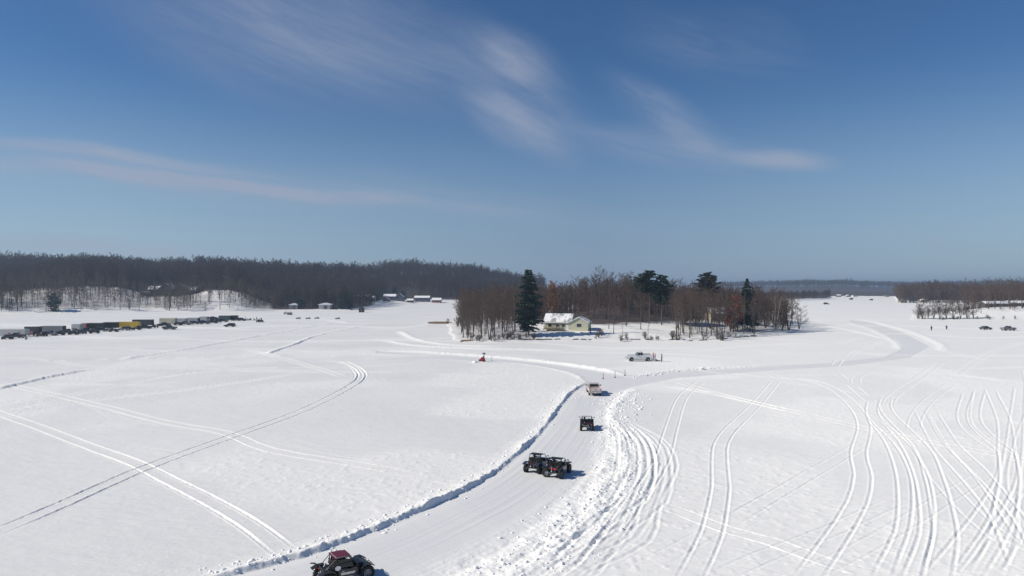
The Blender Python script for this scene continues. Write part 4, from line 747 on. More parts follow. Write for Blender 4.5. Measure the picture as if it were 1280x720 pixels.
x, D = gp(602.5, 451.8); o = thing('red_sled', 'small red covered sled beside the black post on the ice', 'sled', (x, D + .2, 0), A(0)); MB().prism([(-.7, .15), (.6, .15), (.75, .5), (.35, .85), (-.1, 1.0), (-.35, .6), (-.75, .4)], -.35, .35, lambda x, z: .1 * (z > .7)).build('cowl', 'red', o)
for s in (-1, 1): MB().tube([(-.8, s * .3, .06), (.6, s * .3, .06), (.85, s * .3, .25)], .05, 6).build('runner', 'black', o)
MB().prism([(.2, .86), (.5, .8), (.3, 1.15), (.22, 1.15)], -.25, .25).build('windshield', 'glass', o)
for c, s in ((593.5, 1.0), (597, .55)):
    x, D = gp(c, 453.3); o = link('snow_pile', MB().ball((0, 0, .1), .5, (1.3, 1, .8), .18, 10, 7).mesh('snow_pile', 'snow', True)); o.location = (x, D, -.1); o.scale = (s,) * 3; tag(o, f"{'large' if s == 1 else 'small'} heap of fresh snow left of the red sled", 'snow heap')
x, D = gp(614.8, 450.8); o = thing('thin_stake', 'thin grey stake right of the black crossbar post', 'stake', (x, D, 0)); MB().tube([(0, 0, 0), (0, 0, .95)], .035, 6).build('pole', 'grey', o); MB().box((0, 0, .05), (.35, .3, .1), bev=.03).build('foot', 'grey', o)
# ------------------------------------------------------------------ small cars and parked row
def car(label, x, y, hd, paint, L=4.6, H=1.62, kind='suv', group=None):
    t = thing('parked_car', label, 'car', (x, y, 0), hd, group); P = lambda mb, n, m, s=False: mb.build(n, m, t, s); f = L / 2; w = .92
    P(MB().prism([(-f, .42), (f - .05, .38), (f, .62), (f - .12, .86), (f * .45, .98), (-f * .9, 1.0), (-f, .85)], -w, w, lambda x, z: .06 * (z > .9) + .05 * (z < .45)), 'body', paint)
    r = -f * (.86 if kind == 'suv' else .62)
    P(MB().prism([(r, .98), (f * .48, .96), (f * .12, H - .04), (-f * .1, H), (r + .25, H - .04)], -w + .06, w - .06, lambda x, z: .16 * (z > 1.2)), 'cabin', paint)
    for s in (-1, 1):
        q = [(r + .18, 1.04), (f * .40, 1.03), (f * .12, H - .12), (r + .36, H - .12)]; a = [(px_, s * (w - (.2 if pz > 1.2 else .05)), pz) for px_, pz in q]; P(MB().add(a + [(u, v + s * .03, z_) for u, v, z_ in a], [(0, 1, 2, 3), (7, 6, 5, 4), (0, 1, 5, 4), (1, 2, 6, 5), (2, 3, 7, 6), (3, 0, 4, 7)]), 'side_window', 'glass')
        P(MB().box((f - .03, s * .66, .72), (.08, .3, .13), bev=.03), 'headlight', 'lens_clear'); P(MB().box((-f + .01, s * .72, .82), (.06, .2, .16), bev=.02), 'tail_light', 'lens_red')
    P(MB().prism([(f * .50, 1.0), (f * .15, H - .08), (f * .12, H - .12), (f * .46, .98)], -w + .2, w - .2), 'windscreen', 'glass')
    for sx in (f * .62, -f * .6):
        for s in (-1, 1): wheel(t, sx, s * .82, .34, .22, 'grey', lugs=False)
    return t
def trailer(label, c0, c1, py, h, paint, ang_=0.0, roof='silver', front=None, wd=2.3, vnose=True, group='enclosed trailers parked in a row on the ice'):
    x0, D0 = gp(c0, py); x1, _ = gp(c1, py); L = abs(x1 - x0); cx = (x0 + x1) / 2; t = thing('cargo_trailer', label, 'trailer', (cx, D0 + wd / 2, 0), ang_, group); P = lambda mb, n, m: mb.build(n, m, t)
    P(MB().box((0, 0, .45 + h / 2), (L, wd, h), bev=.08), 'box_body', paint); P(MB().box((0, 0, .47 + h), (L * .98, wd * .95, .05), bev=.02), 'roof', roof); P(MB().box((0, 0, .48), (L * .99, wd + .03, .10)), 'frame', 'black')
    if vnose: P(MB().add([(L / 2 - .02, -wd / 2 + .08, .5), (L / 2 + .7, 0, .5), (L / 2 - .02, wd / 2 - .08, .5), (L / 2 - .02, -wd / 2 + .08, .4 + h), (L / 2 + .6, 0, .4 + h), (L / 2 - .02, wd / 2 - .08, .4 + h)], [(0, 1, 4, 3), (1, 2, 5, 4), (2, 0, 3, 5), (0, 2, 1), (3, 4, 5)]), 'nose', front or paint)
    P(MB().tube([(L / 2 + .5, 0, .45), (L / 2 + 1.7, 0, .45)], .05, 6), 'tongue', 'black'); d = P(MB().box((L * .28, -wd / 2 - .02, 1.35), (.8, .04, 1.7), bev=.01), 'side_door', paint); MB().box((L * .28 - .3, -wd / 2 - .06, 1.3), (.12, .05, .06)).build('handle', 'metal', d)
    for s in (-1, 1):
        P(MB().prism([(-1.35, .5), (-1.2, .92), (.55, .92), (.7, .5)], s * (wd / 2) if s > 0 else -wd / 2 - .16, wd / 2 + .16 if s > 0 else -wd / 2), 'wheel_arch', 'black')
        for sx in (-.8, .12): wheel(t, sx, s * (wd / 2 - .02), .34, .2, 'grey', lugs=False)
    return t
trailer('pale grey trailer with red stickers, nearest of the parked row at the far left', -6, 31.5, 421.3, 2.15, 'silver'); T0 = bpy.data.objects['cargo_trailer']
for xx, zz in ((1.8, 1.0), (-.4, 1.05)): MB().box((xx, -1.17, zz + .2), (.9, .02, .5)).build('sticker', 'salmon', T0)
trailer('charcoal trailer tucked behind the pale trailer with red stickers', 30, 47.5, 417.8, 2.25, 'dark', roof='white'); trailer('long mid-grey trailer with a black nose, third in the parked row', 50, 78, 416.4, 2.1, 'trailgrey', roof='trailgrey', front='dark'); trailer('pale trailer left of the salmon-ended one', 89, 100, 413.6, 2.1, 'silver', vnose=False)
trailer('short trailer with a salmon red end panel', 101, 107, 412.6, 2.1, 'salmon', roof='dark', vnose=False); trailer('black trailer right of the salmon-ended one', 108, 127, 412.4, 2.2, 'dark', roof='trailgrey'); trailer('charcoal trailer left of the yellow one', 128, 145, 411.4, 2.2, 'dark', roof='dark', vnose=False)
trailer('bright yellow trailer in the middle of the parked row', 146.5, 172.5, 410.6, 2.15, 'yellow', roof='yellow', vnose=False)
trailer('dark trailer with a pale roof behind the yellow one', 165, 189, 407.6, 2.3, 'dark', roof='silver'); trailer('cream tan trailer, tallest pale box of the row', 199, 219, 406.6, 2.6, 'tan', roof='tan', vnose=False); trailer('pale grey trailer just right of the cream tan one', 222, 232, 405.2, 2.1, 'silver', vnose=False)
trailer('pale grey trailer with a dark nose, second right of the cream tan one', 234, 247, 404.4, 2.1, 'silver', front='dark'); trailer('white topped trailer behind the dark canopy', 249, 259, 402.6, 2.1, 'silver', vnose=False); trailer('dark green trailer near the far end of the row', 273, 287, 401.2, 2.1, 'green', roof='green', vnose=False); trailer('black trailer at the far right end of the row', 287.5, 296, 400.9, 2.1, 'dark', roof='green', vnose=False)
x, D = gp(264, 403); o = thing('canopy_tent', 'dark pop-up canopy on four legs between pale and green trailers', 'canopy', (x, D + 1.5, 0), 0)
MB().add([(-2.2, -1.6, 2.1), (2.2, -1.6, 2.1), (2.2, 1.6, 2.1), (-2.2, 1.6, 2.1), (0, 0, 2.9), (-2.2, -1.6, 1.9), (2.2, -1.6, 1.9), (2.2, 1.6, 1.9), (-2.2, 1.6, 1.9)], [(0, 1, 4), (1, 2, 4), (2, 3, 4), (3, 0, 4), (0, 5, 6, 1), (1, 6, 7, 2), (2, 7, 8, 3), (3, 8, 5, 0)]).build('canopy', 'dark', o)
for sx in (-2.1, 2.1):
    for sy in (-1.5, 1.5): MB().tube([(sx, sy, 0), (sx, sy, 2.0)], .04, 6).build('leg', 'grey', o)
MB().box((0, 1.5, 1.1), (4.2, .05, 1.8)).build('back_panel', 'dark', o)
buggies = [(7, 424.4, 'navy', 'dark buggy parked in front of the pale trailer with red stickers', 8), (50.5, 420.6, 'maroon', 'dark red buggy parked before the charcoal trailer', 172), (72.5, 419.4, 'dark', 'black buggy in front of the long mid-grey trailer', 12), (90, 418.6, 'navy', 'blue-black buggy in front of the pale trailer left of the salmon one', 190), (116.5, 417, 'dark', 'black buggy in front of the black trailer', 20),
           (140.5, 415, 'navy', 'low dark buggy left of the yellow trailer front', 5), (169, 412.7, 'dark', 'black buggy parked against the yellow trailer', 185), (100, 417.5, 'dark', 'second black buggy before the salmon-ended trailer', 350), (221, 406.8, 'dark', 'small black buggy between the cream tan and pale grey trailers', 30), (324, 402.8, 'dark', 'black buggy alone beyond the right end of the row', 60), (192, 410, 'green', 'dark buggy at the corner of the pale-roofed dark trailer', 90)]
for c, pb, pt, lab, hd in buggies: x, D = gp(c, pb); utv(lab, x, D + .8, A(hd), pt, True, pt, group='buggies parked by the trailers', accents='grey')
x, D = gp(212, 412); pickup('dark green-grey pickup parked in front of the cream tan trailer', x, D, A(0), 'green', L=5.2)
x, D = gp(205, 408); pickup('black pickup half hidden behind the dark green-grey pickup', x, D, A(180), 'dark', L=5.0)
x, D = gp(287.3, 408.6); car('black wagon parked alone in front of the row', x, D, A(180), 'dark'); x, D = gp(301, 401.3); car('dark car at the right end of the trailer row', x, D + 1, A(0), 'dark', L=4.4)
x, D = gp(84, 417.2); pickup('charcoal pickup between the mid-grey and pale trailers', x, D, A(175), 'dark', L=5.2); x, D = gp(40, 419.8); car('dark red car beside the charcoal trailer', x, D + 1, A(90), 'maroon', L=4.3)
x, D = gp(256, 405.3); car('dark car in front of the dark canopy', x, D, A(0), 'navy'); x, D = gp(266, 404.2); pickup('dark low pickup under the edge of the canopy', x, D, A(180), 'dark', L=5.0)
for c, py, kd, pt, hd, lab in [(20, 422.6, 'p', 'dark', 178, 'black pickup in front of the pale trailer, right of the first buggy'), (62, 419.6, 'c', 'grey', 5, 'grey wagon before the long mid-grey trailer'), (108, 415.6, 'p', 'navy', 182, 'navy pickup by the salmon end panel'), (127, 414.4, 'c', 'dark', 0, 'dark wagon between the two charcoal trailers'),
        (156, 413.2, 'c', 'green', 175, 'dark green wagon in front of the left half of the yellow trailer'), (181, 411, 'p', 'dark', 3, 'black pickup under the pale-roofed dark trailer'), (231, 406.2, 'p', 'trailgrey', 180, 'grey pickup between two pale trailers'), (243, 405.4, 'c', 'dark', 0, 'dark wagon by the pale trailer with the dark nose'), (279, 402.6, 'c', 'green', 0, 'dark wagon in front of the dark green trailer')]:
    x, D = gp(c, py); (pickup if kd == 'p' else car)(lab, x, D, A(hd), pt)
x, D = gp(32.5, 424.6); o = thing('litter_bin', 'narrow grey bin at the right end of the sticker trailer', 'bin', (x, D, 0)); MB().box((0, 0, .5), (.5, .5, 1.0), bev=.05, taper=1.05).build('bin_body', 'grey', o); MB().box((0, 0, 1.03), (.56, .56, .08), bev=.03).build('lid', 'black', o)
def snowmobile(label, c, py, hd, paint, group):
    x, D = gp(c, py); o = thing('snowmobile', label, 'snowmobile', (x, D, 0), A(hd), group); MB().prism([(.1, .3), (1.2, .3), (1.35, .5), (.9, .8), (.4, .9), (.1, .7)], -.35, .35, lambda x, z: .12 * (z > .6)).build('cowl', paint, o); MB().box((-.5, 0, .68), (1.1, .36, .2), bev=.06).build('seat', 'black', o); MB().box((-.5, 0, .28), (1.6, .4, .36), bev=.12).build('track', 'tyre', o)
    for s in (-1, 1): MB().tube([(.5, s * .42, .08), (1.3, s * .42, .08), (1.5, s * .42, .22)], .05, 5).tube([(.9, s * .42, .1), (.8, s * .2, .5)], .03, 5).build('ski', 'black', o)
    MB().tube([(.35, -.35, 1.05), (.45, 0, .95), (.35, .35, 1.05)], .025, 5).build('handlebar', 'black', o); MB().prism([(.45, .88), (.7, .8), (.45, 1.15), (.4, 1.15)], -.2, .2).build('windshield', 'glass', o)
for i, (c, py, pt) in enumerate([(308, 400.6, 'white'), (312.5, 400.4, 'dark'), (317.5, 400.6, 'white')]): snowmobile(['white snowmobile nearest the dark trailers', 'dark snowmobile between two white ones', 'white snowmobile next to the lone black buggy'][i], c, py, 40 + 50 * i, pt, 'snowmobiles past the end of the row')
for i, (c, py) in enumerate([(306.5, 400.2), (321, 400.4), (326.5, 401.6)]): x, D = gp(c, py); person(['person in dark clothes by the first white snowmobile', 'person in dark clothes left of the lone black buggy', 'person in dark clothes right of the lone black buggy'][i], x, D, A(200 + 40 * i), group='onlookers at the end of the row')
for c, py, hd, lab, pt in [(358, 392.7, 20, 'dark snow plough buggy alone far out on the ice near the left shore', 'dark')]:
    x, D = gp(c, py); u = utv(lab, x, D, A(hd), pt, True, pt, group='vehicles far out on the ice'); MB().box((2.0, 0, .5), (.1, 1.9, .8), ry=.2, bev=.02).build('plough_blade', 'grey', u)
for i, (c, py) in enumerate([(372.8, 398.8), (385, 398.9), (396, 398.6), (422, 399.0)]): snowmobile(['leftmost dark snowmobile in the file far out on the ice', 'second dark snowmobile in the far file', 'third dark snowmobile in the far file, beside its neighbour', 'dark snowmobile ahead of the far file by a snow ridge'][i], c, py, 10, 'dark', 'snowmobiles in a file far out on the ice')
def hut(label, c, py, w, h, paint, roof='snow', name='ice_hut', D=None):
    x, D = gp(c, py) if D is None else at(c, D); z = hz(x, D); o = thing(name, label, 'hut', (x, D, z), 0); MB().box((0, 0, h / 2), (w, w * .8, h), bev=.03).build('wall', paint, o); MB().prism([(-w * .58, h * .98), (0, h * 1.32), (w * .58, h * .98), (w * .58, h * .92), (-w * .58, h * .92)], -w * .46, w * .46).build('roof', roof, o); d = MB().box((w * .1, -w * .4 - .03, h * .42), (w * .3, .05, h * .75)).build('door', 'brownwood', o); return o
hut('small dark ice hut off the far shoreline tip', 452, 390.4, 3.2, 2.6, 'darkwood', 'darkwood'); hut('tiny pale ice hut beside the far wooded shoreline', 362, 393.6, 2.6, 1.6, 'trailgrey'); hut('snow-topped hut at the foot of the far wooded shoreline', 368, 388.4, 6, 3.2, 'trailgrey', D=505); hut('snow-topped hut among trees left of the shoreline tip', 407, 385, 8, 3.4, 'silver', D=507)
x, D = gp(1232, 412.2); car('low dark car parked on the ice at the right, the smaller of two', x, D, A(10), 'green', L=4.4, H=1.5, kind='sedan'); x, D = gp(1260, 413.2); pickup('grey pickup parked on the ice at the far right', x, D, A(185), 'grey', L=5.4)
x, D = gp(1164.3, 413); person('person standing on the ice at the right, left of the pair', x, D, A(90), m='cloth_black', sc=1.02); x, D = gp(1183.2, 412); person('person in grey standing on the ice between the other person and the cars', x, D, A(250), m='navy')
x, D = gp(1033, 380.6); car('dark car far away on the open ice at the centre right', x, D, A(0), 'dark', L=5.4, H=1.9)
hut('tiny dark hut at the far end of the lake, left of its neighbour', 1064, 374.6, 3.5, 2.4, 'darkwood'); hut('tiny brown hut at the far end of the lake, right of its neighbour', 1089, 375.4, 3.2, 2.0, 'brownwood')
# ------------------------------------------------------------------ houses
def win(o, x, y, z, w, h, ax='y', sg=-1):
    d = (w, .08, h) if ax == 'y' else (.08, w, h); e = (w - .16, .03, h - .16) if ax == 'y' else (.03, w - .16, h - .16)
    f = MB().box((x, y, z), d).build('window', 'trim', o); off = (0, sg * .035, 0) if ax == 'y' else (sg * .035, 0, 0); MB().box((x + off[0], y + off[1], z), e).build('pane', 'glass', f)
def gable(o, cx, cy, w, d, h, rh, wall, roof='snow', along='x', eave=.45, z0=0, edge='shingle', th=.22):
    """a block with a gabled roof; the ridge runs along x or y"""
    if along == 'x':
        MB().add([(cx - w / 2, cy + s * d / 2, z0) for s in (-1, 1)] + [(cx - w / 2, cy + d / 2, z0 + h), (cx - w / 2, cy, z0 + h + rh), (cx - w / 2, cy - d / 2, z0 + h)] + [(cx + w / 2, cy + s * d / 2, z0) for s in (-1, 1)] + [(cx + w / 2, cy + d / 2, z0 + h), (cx + w / 2, cy, z0 + h + rh), (cx + w / 2, cy - d / 2, z0 + h)], [(0, 1, 2, 3, 4), (9, 8, 7, 6, 5), (0, 5, 6, 1), (1, 6, 7, 2), (2, 7, 8, 3), (3, 8, 9, 4), (4, 9, 5, 0)]).build('wall', wall, o)
    else:
        MB().add([(cx + s * w / 2, cy - d / 2, z0) for s in (-1, 1)] + [(cx + w / 2, cy - d / 2, z0 + h), (cx, cy - d / 2, z0 + h + rh), (cx - w / 2, cy - d / 2, z0 + h)] + [(cx + s * w / 2, cy + d / 2, z0) for s in (-1, 1)] + [(cx + w / 2, cy + d / 2, z0 + h), (cx, cy + d / 2, z0 + h + rh), (cx - w / 2, cy + d / 2, z0 + h)], [(0, 1, 2, 3, 4), (9, 8, 7, 6, 5), (0, 5, 6, 1), (1, 6, 7, 2), (2, 7, 8, 3), (3, 8, 9, 4), (4, 9, 5, 0)]).build('wall', wall, o)
    half = (d if along == 'x' else w) / 2; sl2 = rh / half; E = half + eave; ze = z0 + h - eave * sl2; L = (w if along == 'x' else d) / 2 + eave * .7
    for nm_, m_, lift, tk, sh in (('roof', edge, .05, th, 0), ('roof_snow', roof, .05 + th, .14, .12)):
        q = MB()
        prof = [(-E + sh, ze + lift + sh * sl2), (0, z0 + h + rh + lift), (E - sh, ze + lift + sh * sl2), (E - sh, ze + lift + tk + sh * sl2), (0, z0 + h + rh + lift + tk), (-E + sh, ze + lift + tk + sh * sl2)]
        if along == 'x': V_ = [(cx + s * (L - sh), cy + a, b) for s in (-1, 1) for a, b in prof]
        else: V_ = [(cx + a, cy + s * (L - sh), b) for s in (-1, 1) for a, b in prof]
        q.add(V_, [(0, 1, 4, 5), (1, 2, 3, 4), (6, 11, 10, 7), (7, 10, 9, 8)] + [(0, 6, 7, 1), (1, 7, 8, 2), (2, 8, 9, 3), (3, 9, 10, 4), (4, 10, 11, 5), (5, 11, 6, 0)])
        ob = q.build(nm_, m_, o if nm_ == 'roof' else last)
        if nm_ == 'roof': last = ob
    return last
x, D = base_on(714, 414.5); x, D = x * 1.02, D * 1.022; H1 = thing('yellow_house', 'pale yellow house with snowy roofs on the clearing of the point', 'house', (x, D, hz(x, D) - .35), A(-14))
gable(H1, 3.1, 0, 6.3, 6.8, 2.75, 1.65, 'siding', roof='patchy_roof', along='y', edge='trim'); gable(H1, -4.2, 1.4, 9.2, 8.2, 2.8, 2.4, 'siding', roof='patchy_roof', along='x', edge='trim')
win(H1, 3.2, -3.42, 1.9, 1.7, 1.25); win(H1, 2.75, -3.47, 1.9, .06, 1.25)
MB().box((-.08, -1.6, 1.2), (.08, 1.9, 2.1)).build('door', 'siding_door', H1)
for xx in (-2.2, -4.2, -6.8): win(H1, xx, -2.72, 1.75, 1.3, 1.1)
MB().box((-.9, -2.74, 1.1), (1.0, .08, 2.1)).build('door', 'trim', H1)
MB().box((-8.0, 3.2, 5.9), (.7, .7, 1.4)).build('chimney', 'rock', H1)
MB().box((-5.2, -4.2, .75), (6.6, 2.6, .14)).box((-5.2, -5.45, 1.45), (6.6, .07, .07)).box((-5.2, -5.45, 1.1), (6.6, .05, .05)).build('deck', 'brownwood', H1)
for k in range(7): MB().box((-8.4 + k * 1.07, -5.45, .75), (.09, .09, 1.5)).build('deck_post', 'brownwood', H1)
MB().box((-1.2, -4.6, .3), (1.3, .5, .16)).box((-1.2, -4.1, .5), (1.3, .5, .16)).build('steps', 'trim', H1)
x, D = base_on(900, 405); D = 285; x = at(900, D)[0]; H2 = thing('tan_cabin', 'tan cabin half hidden by bare trees left of the red oak', 'house', (x, D, hz(x, D) - .3), A(6)); gable(H2, 0, 0, 10, 7, 3.4, 2.0, 'siding_tan', along='x')
for xx in (-3, 0, 3): win(H2, xx, -3.52, 1.9, 1.1, 1.2)
def lodge(label, c, D, parts_, rz=0, wall='darkwood', name='lakeside_house', z0=-.4):
    x, D = at(c, D); o = thing(name, label, 'house', (x, D, hz(x, D) + z0), A(rz), None)
    for (cx, cy, w, d, h, rh, al, roof) in parts_:
        gable(o, cx, cy, w, d, h, rh, wall, roof, al); n = max(1, int(w / 3.2))
        for k in range(n): win(o, cx - w / 2 + (k + .5) * w / n, cy - d / 2 - .02, h * .55, 1.3, 1.5)
    MB().box((parts_[0][0] + 1.2, parts_[0][1] + .4, parts_[0][4] + parts_[0][5] + .7), (1.0, 1.0, 1.8)).build('chimney', 'rock', o); return o
L1 = lodge('large dark lodge with several gables and patchy snowy roofs on the far left slope', 211, 543, [(0, 0, 12, 10, 5.0, 4.0, 'y', 'patchy_dark'), (-10, 2, 11, 9, 4.5, 2.6, 'x', 'patchy_dark'), (10, 1, 12, 10, 4.2, 4.2, 'y', 'patchy_dark'), (17, 3, 9, 9, 3.8, 2.8, 'x', 'patchy_dark')])
MB().box((2, -9, -.6), (26, 5, .4)).box((2, -11.3, .3), (26, .1, .9)).build('terrace', 'darkwood', L1)
hut('small reddish shed left of the large dark lodge', 181, 0, 5, 2.6, 'siding_red', D=535, name='garden_shed')
for c, D, ps, wl, lab in [(455, 662, [(0, 0, 12, 8, 3, 2, 'x', 'snow')], 'darkwood', 'dark low house with a snowy roof, leftmost of the far lakeside row'), (463, 668, [(0, 0, 9, 8, 2.6, 1.8, 'x', 'snow')], 'siding_tan', 'small brown house second from the left in the far lakeside row'),
                          (494, 690, [(-5, 0, 12, 7, 4.6, 2.0, 'x', 'snow'), (5, -1, 8, 8, 4.2, 2.8, 'y', 'snow')], 'siding_blue', 'big dark blue house with two snowy gables in the far lakeside row'), (528, 695, [(0, 0, 15, 7, 4.2, 1.7, 'x', 'snow')], 'siding_blue', 'long dark house with a snowy roof right of the two-gabled one'),
                          (483, 672, [(0, 0, 6, 6, 2.4, 1.6, 'y', 'snow')], 'darkwood', 'small dark boathouse left of the two-gabled house'), (513, 680, [(0, 0, 6, 5, 2.2, 1.4, 'x', 'snow')], 'darkwood', 'small boathouse with a snowy roof between the two big dark houses'),
                          (546, 688, [(0, 0, 9, 6, 2.6, 1.9, 'x', 'snow')], 'siding_red', 'low reddish boathouse at the right end of the far lakeside row'), (440, 640, [(0, 0, 8, 7, 3, 2, 'x', 'snow')], 'darkwood', 'dark cottage behind the shoreline tip of evergreens')]: lodge(lab, c, D, ps, 0, wl, 'lakeside_house')
lodge('long dark cabin with a snowy roof behind the right shore', 1243, 432, [(0, 0, 15, 6, 2.4, 1.2, 'x', 'snow')], 0, 'darkwood', 'lakeside_house', -.3); lodge('low grey cabin with a snowy roof at the far right edge of the picture', 1270, 440, [(0, 0, 12, 6, 2.2, 1.2, 'x', 'snow')], 0, 'darkwood', 'lakeside_house', -.3)
for i, (c, D, wl) in enumerate([(1060, 1085, 'siding_tan'), (1068, 1088, 'trim'), (1108, 1084, 'siding_tan'), (1048, 1090, 'darkwood'), (1128, 700, 'siding_tan'), (1138, 705, 'trim'), (1154, 712, 'siding_tan'), (960, 850, 'trim'), (978, 860, 'siding_tan')]):
    lodge(['tan cottage on the farthest shore, left of the white one', 'white cottage on the farthest shore', 'tan cottage alone near the right end of the farthest shore', 'dark cottage at the left of the farthest shore', 'tan cottage at the tip of the hazy right shore', 'white cottage second along the hazy right shore', 'tan cottage third along the hazy right shore', 'white house seen between the point tree and the far shore', 'tan house at the far shore behind the tip of the point'][i], c, D, [(0, 0, 6.5, 5, 2.2, 1.3, 'x' if i % 2 else 'y', 'shingle' if i % 3 else 'snow')], 0, wl)
# dry reeds standing out of the ice
def reeds(label, c, py, L, Wd, n, h):
    rs = random.Random(int(c)); x0, D0 = gp(c, py); q = MB()
    for i in range(n):
        a = rs.uniform(0, 6.28); r = rs.random() ** .5; px_, py_ = r * math.cos(a) * L / 2, r * math.sin(a) * Wd / 2; hh = h * rs.uniform(.5, 1); lx, ly = rs.uniform(-.25, .25), rs.uniform(-.25, .25)
        q.add([(px_ - .03, py_, -.05), (px_ + .03, py_, -.05), (px_ + lx, py_ + ly, hh)], [(0, 1, 2)])
    o = q.build('dry_reeds', 'reed'); o.location = (x0, D0, 0); o['kind'] = 'stuff'; o['label'] = label; o['category'] = 'reeds'
reeds('tan dry reed bed standing on the ice left of the point', 550, 404.5, 11, 5, 1800, 1.2); reeds('small tan reed clump under the sparse young pine', 584, 427.5, 4.2, 1.6, 900, .9)

seen_ = set()
for t in [o_ for o_ in bpy.data.objects if o_.type == 'EMPTY' and o_.name.startswith('off_road_buggy')]:      # low roll cages
    for ch in t.children_recursive:
        if ch.type != 'MESH' or ch.name.startswith(('wheel', 'rim')) or ch.data.name in seen_: continue
        seen_.add(ch.data.name); dz = ch.location.z
        for v in ch.data.vertices:
            if v.co.z + dz > .95: v.co.z = .95 + (v.co.z + dz - .95) * .76 - dz
SKY_SAT, CLOUD, SKY_S, SUN_S, EXPO = 1.15, (4.6, 5.3, 6.9), .075, 4.95, -.04
SKY_TINT = (.76, .90, 1.06); HORIZ = (2.9, 4.1, 6.0); HORIZ2 = (4.6, 6.3, 8.0); HAZE = .00024; SUN_C = (1, .93, .805)
# ------------------------------------------------------------------ sky, sun, camera
SUN_EL = math.radians(37); SUN_AZ = math.radians(262)
W = bpy.data.worlds.new('World'); SC.world = W; W.use_nodes = True; nt = W.node_tree; N = nt.nodes.new; LK = nt.links.new
bg = nt.nodes['Background']
sky = N('ShaderNodeTexSky'); sky.sky_type = 'NISHITA'; sky.sun_disc = False; sky.sun_elevation = SUN_EL; sky.sun_rotation = SUN_AZ
sky.altitude = 200; sky.air_density = 1.0; sky.dust_density = 0.0; sky.ozone_density = 3.0
tc = N('ShaderNodeTexCoord'); nm = N('ShaderNodeVectorMath'); nm.operation = 'NORMALIZE'; LK(tc.outputs['Generated'], nm.inputs[0])
sp = N('ShaderNodeSeparateXYZ'); LK(nm.outputs['Vector'], sp.inputs[0])
U = math_('MULTIPLY', math_('ARCTAN2', sp.outputs['X'], sp.outputs['Y']), 880.0); Vv = math_('MULTIPLY', math_('ARCSINE', sp.outputs['Z']), 880.0)
def ang(px, py):
    az = math.atan((px - 640) / F); return az * 880, math.atan((Y0 - py) / F * math.cos(az)) * 880
cb = N('ShaderNodeCombineXYZ'); LK(U, cb.inputs[0]); LK(Vv, cb.inputs[1])
wn = node('ShaderNodeTexNoise', Scale=.004, Detail=1.5); LK(cb.outputs[0], wn.inputs['Vector'])
ws = N('ShaderNodeVectorMath'); ws.operation = 'SCALE'; ws.inputs['Scale'].default_value = 60; LK(wn.outputs['Color'], ws.inputs[0])
wa = N('ShaderNodeVectorMath'); LK(cb.outputs[0], wa.inputs[0]); LK(ws.outputs[0], wa.inputs[1])
def streaks(rot, sx, sy, detail=11.0):
    mp = N('ShaderNodeMapping'); mp.inputs['Rotation'].default_value = (0, 0, rot); mp.inputs['Scale'].default_value = (1, 1, 1); LK(cb.outputs[0], mp.inputs['Vector'])
    m2 = N('ShaderNodeMapping'); m2.inputs['Scale'].default_value = (sx, sy, 1); LK(mp.outputs[0], m2.inputs['Vector'])
    n = node('ShaderNodeTexNoise', Scale=1.0, Detail=detail, Roughness=.66, Distortion=.3); LK(m2.outputs[0], n.inputs['Vector'])
    r = N('ShaderNodeMapRange'); r.interpolation_type = 'SMOOTHSTEP'; r.inputs['From Min'].default_value = .32; r.inputs['From Max'].default_value = .72; LK(n.outputs['Fac'], r.inputs['Value']); return r.outputs['Result']
S1 = streaks(.13, .0035, .034); S2 = streaks(.55, .006, .022); S3 = streaks(.30, .004, .030)
def blob(p0, p1, half, amp, st, mix=.75, soft=1.0):
    a, b = ang(*p0), ang(*p1); cx, cy = (a[0] + b[0]) / 2, (a[1] + b[1]) / 2; L = math.hypot(b[0] - a[0], b[1] - a[1]) / 2; th = math.atan2(b[1] - a[1], b[0] - a[0])
    mp = N('ShaderNodeMapping'); mp.vector_type = 'TEXTURE'; mp.inputs['Location'].default_value = (cx + 30, cy + 30, 0); mp.inputs['Rotation'].default_value = (0, 0, th); mp.inputs['Scale'].default_value = (L, half, 1)
    LK(wa.outputs[0], mp.inputs['Vector']); q = N('ShaderNodeVectorMath'); q.operation = 'MULTIPLY'; q.inputs[1].default_value = (1, 1, 0); LK(mp.outputs[0], q.inputs[0])
    l = N('ShaderNodeVectorMath'); l.operation = 'LENGTH'; LK(q.outputs[0], l.inputs[0])
    r = N('ShaderNodeMapRange'); r.interpolation_type = 'SMOOTHSTEP'; r.inputs['From Min'].default_value = 1.35 * soft; r.inputs['From Max'].default_value = .1; LK(l.outputs['Value'], r.inputs['Value'])
    return math_('MULTIPLY', r.outputs['Result'], math_('MULTIPLY_ADD', st, mix * amp) if False else math_('ADD', math_('MULTIPLY', st, mix * amp), (1 - mix) * amp))
parts = [blob((-160, 155), (330, 212), 8, .55, S1, .6), blob((-160, 186), (420, 236), 8, .55, S1, .7), blob((120, 205), (640, 262), 9, .45, S1, .7), blob((-160, 180), (620, 250), 30, .28, S1, .7), blob((120, -30), (620, 90), 80, .42, S3, .55), blob((560, 50), (730, 160), 50, .36, S2, .7), blob((590, 60), (690, 90), 34, .2, S2, .5),
         blob((570, 120), (720, 195), 26, .38, S2, .6), blob((760, 100), (930, 200), 26, .34, S2, .75), blob((915, 192), (1045, 212), 11, .66, S3, .45), blob((620, 160), (980, 190), 20, .26, S3, .8),
         blob((780, 30), (1010, 90), 40, .16, S3, .9), blob((-200, 302), (420, 330), 17, .42, S1, .3), blob((-60, 180), (330, 250), 9, .3, S1, .6), blob((450, 240), (900, 290), 24, .16, S1, .8), blob((1050, 300), (1300, 318), 10, .12, S1, .5)]
tot = parts[0]
